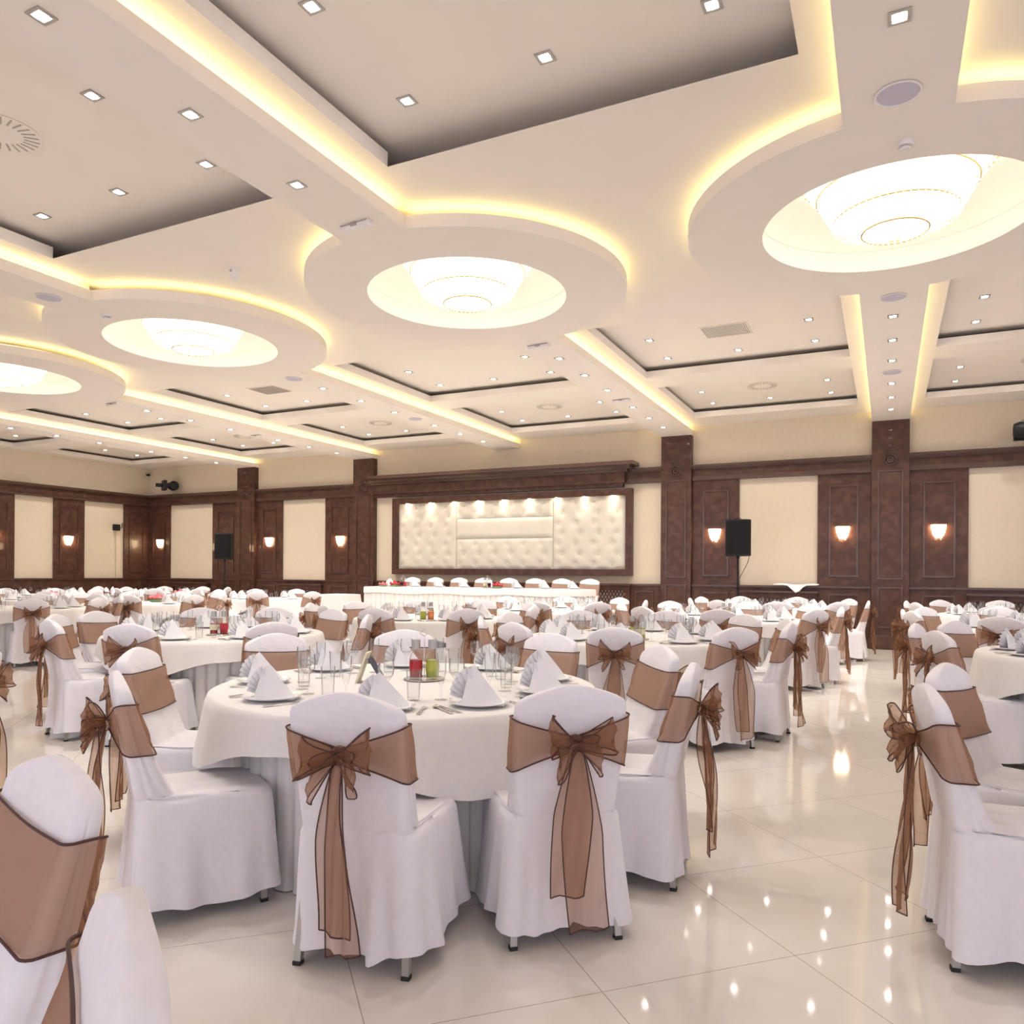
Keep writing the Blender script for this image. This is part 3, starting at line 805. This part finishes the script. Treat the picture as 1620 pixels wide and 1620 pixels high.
POSE = {(-1.63, 2.10): (12, 1.41), (-1.08, 2.66): (39, 1.42), (-2.76, 2.10): (-33, 1.36), (-.77, 3.51): (None, 1.42), (-6.7, 8.15): (None, 1.53)}
RC = 1.375; ci = 0
rnd = random.Random(11)
def nm(me, name, x, y, z, rz, label, cat, group, zs=1):
    o = bpy.data.objects.new(name, me); COL.objects.link(o); o.location = (x, y, z); o.rotation_euler.z = rz
    return tag(o, label, cat, group)
used_hours = {}
for key, ((tx, ty), phrase, anchors) in TAB.items():
    px, Zt = pix(tx, ty)
    fx, fy = Vector((tx, ty)).normalized(); rx, ry = fy, -fx
    angs = sorted(math.atan2(y - ty, x - tx) % (2 * PI) for x, y in anchors)
    full = []
    if len(angs) == 1:
        full = [(angs[0] + 2 * PI * k / 9) for k in range(9)]
    else:
        for i, a in enumerate(angs):
            b = angs[(i + 1) % len(angs)] + (2 * PI if i == len(angs) - 1 else 0); full.append(a)
            g = b - a; m = round(g / R(40)) - 1
            for q in range(1, m + 1): full.append(a + g * q / (m + 1))
    tb = empty('round_table', (tx, ty, 0), 0, 'round banquet table with floor length pleated white skirt, the ' + phrase, 'table', 'round banquet tables')
    part('tabletop', top_me, tb); part('pleated_skirt', SK, tb).rotation_euler.z = rnd.uniform(0, 1)
    cl = nm(OV[ci % 3], 'tablecloth', tx, ty, .002, rnd.uniform(0, 6), 'white overlay cloth with wavy hem on the ' + phrase, 'tablecloth', 'white round tablecloths')
    if key == 'T1': cl.rotation_euler.z = 2.2
    seen = set()
    for a in full:
        x, y = tx + RC * math.cos(a), ty + RC * math.sin(a); prz = None
        for (ox, oy), (orz, orc) in POSE.items():
            if math.hypot(x - ox, y - oy) < .25: x, y, prz = tx + orc * math.cos(a), ty + orc * math.sin(a), orz
        cpx, cz = pix(x, y)
        fr = cz > .6 and -90 < cpx < 1720
        dv = (math.cos(a) * rx + math.sin(a) * ry, math.cos(a) * fx + math.sin(a) * fy)
        deg = math.degrees(math.atan2(dv[0], dv[1])) % 360
        h = round(deg / 30) % 12
        if h in seen:
            h2 = (h + (1 if deg > h * 30 else -1)) % 12
            h = h2 if h2 not in seen else (h - (h2 - h)) % 12
        seen.add(h); hr = HOUR[h]
        dist = math.hypot(x, y); near = dist < 9.5
        if y > WY - .75 or x < WX + .75 or (y > 12.78 and -11.9 < x < -4.3): continue
        if fr:
            back = dv[1] < 0
            jit = rnd.uniform(-.05, .05)
            crz = a + PI / 2 + jit
            if prz is not None: crz = R(prz)
            c = chair(x, y, crz, ('white chair, brown bow outward, at %s o\'clock of %s' if back else 'white chair with tan sash front at %s o\'clock of %s') % (hr, phrase), 'covered chairs around the round tables', near, ci)
        ci += 1
        # place setting
        sx_, sy_ = math.cos(a), math.sin(a); ppx, pz = pix(tx + .76 * sx_, ty + .76 * sy_)
        if not (pz > .6 and -40 < ppx < 1660): continue
        rz = a + PI / 2 + rnd.uniform(-.15, .15)
        P = lambda rr_, tt: (tx + rr_ * sx_ - tt * sy_, ty + rr_ * sy_ + tt * sx_)
        q = P(.76, 0); zt = TZ + .0035
        nm(plate_me, 'dinner_plate', q[0], q[1], zt, 0, 'white china plate at %s o\'clock on the %s' % (hr, phrase), 'plate', 'dinner plates')
        nm(NAP[rnd.randrange(4)], 'napkin', q[0], q[1], zt + .008, R(YAW) + rnd.uniform(-.35, .35), 'white fan folded napkin at %s o\'clock on the %s' % (hr, phrase), 'napkin', 'fan folded napkins')
        q = P(.52, .10 + rnd.uniform(-.02, .02))
        nm(tumbler_me, 'tumbler', q[0], q[1], zt, 0, 'straight clear tumbler at %s o\'clock on the %s' % (hr, phrase), 'glass', 'clear tumblers')
        q = P(.56, -.02 + rnd.uniform(-.02, .02))
        nm(wine_me, 'wine_glass', q[0], q[1], zt, 0, 'stemmed wine glass at %s o\'clock on the %s' % (hr, phrase), 'glass', 'stemmed wine glasses')
        if key in ('T1', 'T2', 'V1', 'U2'):
            q = P(.50, .20 + rnd.uniform(-.02, .02))
            nm(flute_me, 'champagne_flute', q[0], q[1], zt, 0, 'slim champagne flute at %s o\'clock on the %s' % (hr, phrase), 'glass', 'champagne flutes')
            for kind, me, off in (('fork', fork_m, .165), ('knife', knife_m, -.165), ('spoon', spoon_m, -.195)):
                q = P(.78, off)
                nm(me, kind, q[0], q[1], zt, a + PI / 2 + rnd.uniform(-.06, .06), 'polished steel %s at %s o\'clock on the %s' % (kind, hr, phrase), kind, kind + 's beside the plates')
# single chairs of tables cut off by the frame
for (lat, Z, face, lab, v_) in ((-1.02, 1.62, 166, 'closest chair at lower left with plain tan sash across its front', 4),
                              (-.505, .90, 147, 'closest chair back seen edge on at the bottom left, in white cover', 5),
                              (-2.90, 4.08, 120, 'white chair at the left edge with only its brown bow showing', 4)):
    chair(lat * CA - Z * SA, Z * CA + lat * SA, R(face), lab, None, True, v_, 0, lat < -2)
# head table chairs and settings
ht = ['first', 'second', 'third', 'fourth', 'fifth', 'sixth', 'seventh', 'eighth']
for k in range(8):
    x = -9.81 + (9.81 - 5.49) * k / 7
    chair(x, 14.82, PI, 'white chair behind the head table, %s from its left end' % ht[k], 'chairs behind the head table', False, k, .302)
    z = .302 + HZ + .007
    nm(plate_me, 'dinner_plate', x - .05, 14.1, z, 0, 'white plate before the %s chair of the head table' % ht[k], 'plate', 'head table plates')
    nm(NAP[k % 4], 'napkin', x - .05, 14.1, z + .008, R(20) + rnd.uniform(-.3, .3), 'white fan napkin before the %s chair of the head table' % ht[k], 'napkin', 'head table napkins')
def bouquet(x, y, z, s, m, label):
    t = empty('flower_bunch', (x, y, z), 0, label, 'flowers')
    r_ = random.Random(int(x * 100)); lb = MB()
    lb.lathe([(.09, 0), (.12, .01), (.10, .035), (.02, .04)], 12); lb.obj('leaves', 'leaf', t, smooth=True)
    for k in range(9):
        a = k * 2.4; rad = .035 * math.sqrt(k); cx, cy, cz = rad * math.cos(a), rad * math.sin(a), .07 + .02 * math.cos(k) - rad * .2
        pb = MB()
        for j in range(3):
            rr_ = .034 - .009 * j
            pb.lathe([(rr_ * .3, -.02), (rr_, 0), (rr_ * 1.02, .012 + .004 * j), (rr_ * .8, .016 + .006 * j), (rr_ * .4, .006)], 8, (cx, cy, cz + .006 * j), caps=True)
        pb.obj('rose', m, t, smooth=True)
    t.scale = (s,) * 3
bouquet(-9.55, 13.78, .302 + HZ + .007, 1.0, 'redpetal', 'red flower bunch on the left part of the head table')
bouquet(-9.82, 13.72, .302 + HZ + .007, .8, 'pink', 'pink flower bunch lying beside the red one on the head table')
bouquet(-7.05, 13.75, .302 + HZ + .007, 1.0, 'redpetal', 'red flower bunch on the right part of the head table')
bouquet(-15.7, 10.2, TZ + .005, 1.3, 'pink', 'pink flower bunch on the front table by the left wall')
bouquet(-12.5, 10.2, TZ + .005, 1.3, 'pink', 'pink flower bunch on the second of the left tables')
bouquet(-15.4, 13.2, TZ + .005, 1.2, 'pink', 'pink flower bunch on the table before the corner grille')
cruet(-7.28, 13.75, .302 + HZ + .007, .3, 'pair of dark capped cruets on the head table', (('green', 'creamcard'), ('red', 'black')), 1.2)
cruet(-9.35, 13.8, .302 + HZ + .007, .3, 'cruet pair beside the red flowers on the head table', (('red', 'black'), ('red', 'red')), 1.1)
def cam2w(px, Z): 
    lat = (px - 810) / 1215 * Z; return lat * CA - Z * SA, Z * CA + lat * SA
x, y = cam2w(672, 4.22); cruet(x, y, TZ + .003, R(26), 'red and green cruets with ribbed dark caps on the nearest table', (('red', 'red'), ('green', 'green')), 1.25)
x, y = cam2w(347, 7.1); cruet(x, y, TZ + .003, R(30), 'red cruets with grey caps on the second table toward the stage', (('red', 'creamcard'), ('red', 'red')), 1.25)
x, y = cam2w(676, 9.4); cruet(x, y, TZ + .003, R(30), 'orange labelled cruets on the third table toward the stage', (('green', 'green'), ('orange', 'orange')), 1.3)
x, y = cam2w(1008, 6.9); cruet(x, y, TZ + .003, R(30), 'cruets with dark caps on the second table along the aisle', (('green', 'creamcard'), ('green', 'creamcard')), 1.2)
x, y = cam2w(1150, 10.2); cruet(x, y, TZ + .003, R(30), 'cruets with dark caps on the third table along the aisle', (('green', 'creamcard'), ('green', 'creamcard')), 1.2)
# table number stand: cream slat + dark card forming a tent
x, y = cam2w(582, 4.12)
t = empty('menu_stand', (x, y, TZ + .003), R(26), 'tent shaped menu stand with dark blue card on the nearest table', 'menu stand')
MB().loft([[(-.055, -.06, 0), (-.043, -.06, 0), (-.043, .06, 0), (-.055, .06, 0)], [(.0, -.06, .16), (.012, -.06, .16), (.012, .06, .16), (.0, .06, .16)]]).obj('cream_panel', 'creamcard', t)
MB().loft([[(.075, -.07, .03), (.081, -.07, .03), (.081, .05, .03), (.075, .05, .03)], [(.012, -.06, .13), (.018, -.06, .13), (.018, .06, .13), (.012, .06, .13)]]).obj('dark_panel', 'navy', t)

# ------------------------------------------------------------------ ceiling fittings
def downlight_proto():
    t = empty('downlight', (0, 0, 0), 0, 'square recessed downlight', 'downlight', 'square ceiling downlights')
    w = .055
    fb = MB()
    for a, b, c, e in ((-w, w, -w, -.036), (-w, w, .036, w), (-w, -.036, -.036, .036), (.036, w, -.036, .036)): fb.box(a, b, c, e, -.006, 0)
    fb.obj('bezel', 'steel', t)
    MB().lathe([(.034, -.004), (.034, -.001), (.002, -.001)], 16).obj('lens', 'spot', t)
    ld = bpy.data.lights.new('downlight_lamp', 'SPOT'); ld.energy = E_SPOT; ld.color = (1, .95, .88); ld.spot_size = R(112); ld.spot_blend = .5; ld.shadow_soft_size = .03
    lo = bpy.data.objects.new('lamp', ld); COL.objects.link(lo); lo.parent = t; lo.location = (0, 0, -.012)
    return t
dl = downlight_proto(); first = [True]
def downlight(x, y, z, label):
    p, Z = pix(x, y)
    if Z < .5 or not (-60 < p < 1680): return
    if 907 - 1215 * (z - CAMH) / Z < -60: return
    if first[0]: dl.location = (x, y, z - .001); dl['label'] = label; first[0] = False; return
    copy_tree(dl, (x, y, z - .001), 0, label, 'square ceiling downlights')
BN = {BEAMS[0]: 'far left beam', BEAMS[1]: 'second beam from left wall', BEAMS[2]: 'beam ending above the padded panel', BEAMS[3]: 'beam right of the padded panel', BEAMS[4]: 'beam above the open aisle'}
orders = {2.5: 'third before the ring', 3.45: 'second before the ring', 4.42: 'nearest before the ring', 9.5: 'first behind the ring', 10.46: 'second behind the ring', 11.45: 'third behind the ring', 12.8: 'fourth behind the ring', 13.8: 'fifth behind the ring', 14.8: 'last before the back wall'}
for bxc, n_ in BN.items():
    for y, o_ in orders.items(): downlight(bxc, y, Z0, 'square downlight %s on the %s' % (o_, n_))
BAYN = [(-17.96, 'left wall bay'), (-13.96, 'second bay'), (-9.96, 'bay over the stage steps'), (-5.96, 'bay over the stage'), (-1.96, 'bay left of aisle'), (2.04, 'bay right of aisle')]
OPN = [(3.46, 'front coffer'), (10.45, 'middle coffer'), (13.8, 'rear coffer')]
for bxc, bn in BAYN:
    for oy, on in OPN:
        for dy, dn in ((-.98, 'front'), (0, 'middle'), (.98, 'rear')):
            for dx, sn in ((-1.04, 'left'), (0, 'centre'), (1.04, 'right')):
                if dx == 0 and dy == 0: continue
                downlight(bxc + dx, oy + dy, Z2, 'square downlight %s %s in the %s, %s' % (dn, sn, on, bn))
def speaker_disc(x, y, label):
    t = empty('ceiling_speaker', (x, y, Z0), 0, label, 'ceiling speaker')
    MB().lathe([(.115, 0), (.13, -.003), (.132, -.008), (.118, -.01), (.115, -.004)], 36, caps=False).obj('rim', 'whiteplastic', t, smooth=True)
    MB().lathe([(.002, -.006), (.1155, -.006), (.1155, -.001), (.002, -.001)], 36).obj('grille', 'lilac', t, smooth=True)
sn = {.04: 'beam above the aisle', -7.96: 'beam ending above the padded panel'}
for bx_, n_ in sn.items():
    for y, o_ in ((5.12, 'before the ring'), (8.85, 'just behind the ring'), (12.12, 'far behind the ring')):
        speaker_disc(bx_, y, 'round pale ceiling loudspeaker %s on the %s' % (o_, n_))
def emerg(x, y, label):
    t = empty('emergency_light', (x, y, Z0), R(-5), label, 'emergency light')
    rings = []
    for z, a, b in ((0, .15, .035), (-.03, .15, .035), (-.04, .14, .028)): rings.append([(a * x_, b * y_, z) for x_, y_ in ((-1, -1), (1, -1), (1, 1), (-1, 1))])
    MB().loft(rings).obj('housing', 'whiteplastic', t)
    MB().box(-.145, .145, -.0375, -.0345, -.012, -.002).box(-.03, .03, -.045, -.033, -.03, -.005).obj('dark_strip', 'greyslot', t)
for bx_, n_ in ((-3.96, 'beam right of the padded panel'), (-11.96, 'second beam from left wall')):
    for y, o_ in ((5.13, 'before the ring'), (8.83, 'just behind the ring'), (12.16, 'far behind the ring')):
        emerg(bx_, y, 'white emergency light %s on the %s' % (o_, n_))
def detector(x, y, z, label):
    t = empty('smoke_detector', (x, y, z), 0, label, 'smoke detector')
    MB().lathe([(.05, 0), (.05, -.02), (.045, -.03), (.02, -.03)], 24).obj('base', 'whiteplastic', t, smooth=True)
    MB().lathe([(.02, -.03), (.035, -.034), (.035, -.045), (.03, -.052), (.002, -.054)], 24).obj('sensor_head', 'whiteplastic', t, smooth=True)
    MB().lathe([(.0352, -.037), (.0356, -.038), (.0356, -.041), (.0352, -.042)], 24, caps=False).obj('vent_slots', 'greyslot', t)
detector(.09, 5.72, Z0, 'white smoke detector in front of the rightmost chandelier')
detector(-7.9, 5.75, Z0, 'white smoke detector in front of the third chandelier from the right')
t = empty('motion_sensor', (-6.0, 5.8, Z1), 0, 'white cone shaped sensor hanging between the chandelier rings', 'sensor')
MB().lathe([(.065, 0), (.065, -.03), (.05, -.06), (.04, -.10), (.015, -.115), (.002, -.116)], 20).obj('body', 'whiteplastic', t, smooth=True)
MB().box(-.012, .012, -.068, -.055, -.04, -.02).obj('indicator', 'greyslot', t)
def diffuser(x, y, label):
    t = empty('air_diffuser', (x, y, Z2), 0, label, 'air vent')
    MB().lathe([(.27, 0), (.275, -.004), (.02, -.005)], 40).obj('faceplate', 'plaster', t, smooth=True)
    mb = MB()
    for k in range(24):
        a = 2 * PI * k / 24; c, s_ = math.cos(a), math.sin(a)
        q = [(r * c - w * s_, r * s_ + w * c) for r, w in ((.15, -.006), (.25, -.006), (.25, .006), (.15, .006))]
        mb.prism(q, -.0075, -.005)
    mb.obj('slots', 'greyslot', t)
diffuser(-5.96, 3.46, 'round slotted air diffuser in the front coffer over the left tables')
diffuser(-9.96, 3.46, 'round slotted air diffuser in the front coffer farther left')
for bxc, bn in BAYN[1:]:
    diffuser(bxc, 13.8, 'round slotted air diffuser in the rear coffer, ' + bn)
def vent(x, y, label):
    t = empty('vent_grille', (x, y, Z2), 0, label, 'air vent')
    MB().box(-.31, .31, -.26, .26, -.008, 0).obj('frame', 'plaster', t)
    mb = MB()
    for k in range(24): mb.box(-.28 + k * .0243, -.28 + k * .0243 + .011, -.23, .23, -.012, -.008)
    mb.obj('slats', 'greyslot', t)
vent(-1.96, 10.45, 'square slatted vent in the middle coffer, bay left of aisle')
vent(-9.96, 10.45, 'square slatted vent in the middle coffer, bay over the steps')

# chandeliers
def chandelier():
    t = empty('chandelier', (BEAMS[4], YR, Z0), 0, 'x', 'chandelier', 'crystal chandeliers')
    prof = [(.10, -.06), (.22, -.045), (.36, .005), (.44, .06), (.50, .15), (.56, .27), (.64, .38), (.68, .43), (.30, .45)]
    MB().lathe(prof, 40).obj('lit_bowl', 'bowl', t, smooth=True)
    gb = MB()
    for r, z in ((.74, .44), (.60, .25), (.47, .04), (.25, -.07)):
        gb.tube([(r * math.cos(2 * PI * k / 40), r * math.sin(2 * PI * k / 40), z) for k in range(40)], .007, 6, closed=True)
    gb.obj('gilt_rings', 'gold', t, smooth=True)
    b = MB()
    def bead(c, s_):
        x, y, z = c; b.add([(x + s_, y, z), (x - s_, y, z), (x, y + s_, z), (x, y - s_, z), (x, y, z + s_ * 1.5), (x, y, z - s_ * 1.5)],
                           [(0, 2, 4), (2, 1, 4), (1, 3, 4), (3, 0, 4), (2, 0, 5), (1, 2, 5), (3, 1, 5), (0, 3, 5)])
    for k in range(56):
        a = 2 * PI * k / 56
        for j in range(13):
            u = j / 12; r = .74 - .27 * u ** .8; z = .43 - .40 * u; bead((r * math.cos(a), r * math.sin(a), z), .011)
    for k in range(32):
        a = 2 * PI * k / 32
        for j in range(6):
            u = j / 5; r = .45 - .22 * u; z = .02 - .09 * u; bead((r * math.cos(a), r * math.sin(a), z), .012)
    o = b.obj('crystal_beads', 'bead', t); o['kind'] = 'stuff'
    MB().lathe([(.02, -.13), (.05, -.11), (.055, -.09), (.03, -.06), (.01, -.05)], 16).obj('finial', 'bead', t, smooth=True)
    MB().lathe([(.03, .45), (.03, .6), (.10, .64), (.10, .66)], 16).obj('stem', 'gold', t, smooth=True)
    return t
ch = chandelier()
ch['label'] = 'glowing crystal chandelier in the rightmost ceiling ring above the aisle'
for cx, lab in ((BEAMS[3], 'glowing crystal chandelier in the second ceiling ring from the right'), (BEAMS[2], 'glowing crystal chandelier in the third ceiling ring from the right'),
                (BEAMS[1], 'glowing crystal chandelier in the ring cut by the left edge')):
    copy_tree(ch, (cx, YR, Z0), 0, lab, 'crystal chandeliers')

# ------------------------------------------------------------------ wall fittings
def sconce(x, y, rz, label):
    t = empty('wall_sconce', (x, y, 2.17), rz, label, 'wall lamp', 'glass wall sconces')
    MB().lathe([(.002, 0), (.03, 0), (.03, .02), (.002, .02)], 16).obj('backplate', 'gold', t)
    def half(prof, n=18):
        rings = [[(r * math.cos(PI + PI * k / n), r * math.sin(PI + PI * k / n) * .8 - .012, z) for k in range(n + 1)] for r, z in prof]
        return MB().loft(rings, True, True)
    fix(half([(.055, -.10), (.09, -.04), (.115, .06), (.125, .13)]).obj('glass_shade', 'sconce', t, smooth=True))
    mb = MB()
    for k in range(9):
        a = PI + PI * (k + .5) / 9
        for r, z in ((.06, -.125), (.045, -.145)):
            cx, cy = r * math.cos(a), r * math.sin(a) * .8 - .012
            mb.add([(cx + .008, cy, z), (cx - .008, cy, z), (cx, cy + .008, z), (cx, cy - .008, z), (cx, cy, z + .02), (cx, cy, z - .015)],
                   [(0, 2, 4), (2, 1, 4), (1, 3, 4), (3, 0, 4), (2, 0, 5), (1, 2, 5), (3, 1, 5), (0, 3, 5)])
    mb.obj('crystal_drops', 'glass', t)
    fix(half([(.126, .128), (.128, .138)]).obj('rim', 'gold', t))
for x, lab in ((.83, 'just right of the aisle column'), (-.77, 'just left of the aisle column'), (-3.18, 'beside the right loudspeaker'), (-12.75, 'left of the stage end column'),
               (-15.18, 'right of the column by the left loudspeaker'), (-19.45, 'nearest the left room corner on the back wall'), (3.2, 'at the right edge of the back wall')):
    p, Z = pix(x, yb)
    if p > 1640: continue
    sconce(x, yb, 0, 'glowing half round wall sconce ' + lab)
sconce(WX + .05, 13.45, PI / 2, 'glowing half round wall sconce on the left wall between cream fields')
sconce(WX + .05, 11.5, PI / 2, 'glowing half round wall sconce at the left picture edge')

def loudspeaker(x, y, zc, rz, label, lab2, round_=True):
    t = empty('speaker_stand', (x, y, 0), rz, lab2, 'speaker stand')
    MB().tube([(0, 0, .02), (0, 0, zc - .36)], .018, 10).obj('pole', 'black', t)
    for k in range(3):
        a = 2 * PI * k / 3 + .5
        MB().tube([(0, 0, .55), (.28 * math.cos(a), .28 * math.sin(a), .25), (.42 * math.cos(a), .42 * math.sin(a), .015)], .012, 6).obj('leg', 'black', t)
    s_ = empty('loudspeaker', (x, y, zc), rz, label, 'loudspeaker')
    w, d = .235, .18
    outline = [(-w, -d * .6), (-w * .6, -d), (w * .6, -d), (w, -d * .6), (w * .75, d), (-w * .75, d)]
    rings = [[(a * q, b * q, z) for a, b in outline] for z, q in ((-.35, .93), (-.34, 1), (.34, 1), (.35, .93))]
    fix(MB().loft(rings).obj('cabinet', 'black', s_))
    rings = [[(a, b, z) for a, b in ((-w * .93, -d * .66), (-w * .58, -d * 1.03), (w * .58, -d * 1.03), (w * .93, -d * .66))] for z in (-.31, .31)]
    g = MB(); g.loft([[(a, b - .006, z) for a, b in ((-w * .93, -d * .66), (-w * .58, -d * 1.0), (w * .58, -d * 1.0), (w * .93, -d * .66))] + [(w * .9, -d * .55, z), (-w * .9, -d * .55, z)] for z in (-.31, .31)])
    fix(g).obj('x', 'blackmesh', s_) if False else g.obj('grille', 'blackmesh', s_)
    MB().tube([(-.05, -.02, .35), (-.05, -.02, .375), (.05, -.02, .375), (.05, -.02, .35)], .008, 6).obj('handle', 'black', s_)
    MB().lathe([(.03, -.40), (.035, -.35)], 12).obj('pole_socket', 'black', s_)
loudspeaker(-2.59, 15.2, 2.08, R(12), 'black loudspeaker raised in front of the cream field right of the stage', 'black tripod stand carrying the loudspeaker right of the stage')
loudspeaker(-15.95, 15.1, 2.04, R(25), 'black loudspeaker raised before the column near the left corner', 'black tripod stand carrying the loudspeaker near the left corner')
o = MB().tube([(-2.40, 15.15, 1.85), (-2.36, 15.14, 1.75), (-2.40, 15.15, 1.6), (-2.55, 15.17, 1.3), (-2.56, 15.18, 1.0)], .006, 6).obj('speaker_cable', 'black')
tag(o, 'thin black cable hanging from the loudspeaker right of the stage', 'cable')
def mover(x, y, z, rz, label):
    t = empty('stage_light', (x, y, z), rz, label, 'stage light')
    MB().box(-.17, .17, .02, .12, -.14, .14).obj('base_box', 'black', t)
    MB().box(-.03, .03, .10, .30, -.05, .05).obj('wall_bracket', 'black', t)
    mb = MB(); mb.box(-.19, -.15, -.22, .02, -.06, .06); mb.box(.15, .19, -.22, .02, -.06, .06); mb.obj('yoke', 'black', t)
    # head: a barrel aimed sideways
    prof = [(.02, -.19), (.11, -.18), (.14, -.1), (.14, .06), (.115, .12), (.11, .24), (.09, .24)]
    rings = [[(zz * 1.0 - .02, -.17 + r * math.cos(2 * PI * k / 20), r * math.sin(2 * PI * k / 20)) for k in range(20)] for r, zz in prof]
    fix(MB().loft(rings).obj('lamp_head', 'black', t, smooth=True))
    rings = [[(zz, -.17 + r * math.cos(2 * PI * k / 20), r * math.sin(2 * PI * k / 20)) for k in range(20)] for r, zz in ((.085, .215), (.05, .226), (.005, .23))]
    MB().loft(rings, False, True).obj('lens', 'glass', t, smooth=True)
    mb = MB(); mb.tube([(-.06, .05, .14), (-.06, .05, .19), (0, .05, .21), (0, .05, .14)], .012, 6); mb.obj('clamp', 'steel', t)
mover(-18.85, 15.66, 3.86, R(150), 'black moving head stage light on the back wall near the left corner')
mover(2.12, 15.68, 3.86, R(0), 'black moving head stage light at the right edge above the panelling')
# small box with antenna and cable on the left wall
t = empty('wireless_receiver', (WX + .003, 14.9, 2.62), 0, 'small black box with antenna on the left wall cream field', 'receiver')
MB().box(0, .09, -.09, .09, -.09, .09).obj('box', 'black', t)
MB().tube([(.05, .09, 0), (.07, .16, .0), (.07, .17, .14)], .014, 6).obj('antenna', 'black', t)
MB().tube([(.012, 0, -.09), (.012, .01, -.8), (.012, 0, -1.44)], .005, 5).obj('cable', 'greyslot', t)
t = empty('security_camera', (WX + .1, WY - .1, 4.25), 0, 'tiny dark security camera high in the left room corner', 'camera')
MB().box(-.03, .05, -.05, .03, -.03, .03).obj('body', 'black', t); MB().box(-.09, -.03, -.01, .09, -.01, .01).obj('bracket', 'whiteplastic', t)
# white cloth scrap on the grille shelf
g = []
for j in range(5):
    for i in range(13):
        u, v = i / 12, j / 4; x = -.42 + .84 * u; drop = .16 * math.exp(-((u - .52) / .13) ** 2)
        g.append((x, -.02 - .14 * v ** .8, .012 + .02 * math.sin(u * 9) * (1 - v) * .6 - (drop if v > .7 else 0) * v - (.0 if v < .7 else .01)))
o = MB().add(g, [(j * 13 + i, j * 13 + i + 1, (j + 1) * 13 + i + 1, (j + 1) * 13 + i) for j in range(4) for i in range(12)]).obj('white_cloth', 'napkin', loc=(-1.6, WY - .07, ZD + .012), smooth=True)
m_ = o.modifiers.new('s', 'SOLIDIFY'); m_.thickness = .006
tag(o, 'crumpled white cloth left on the panelling ledge right of the stage', 'cloth')
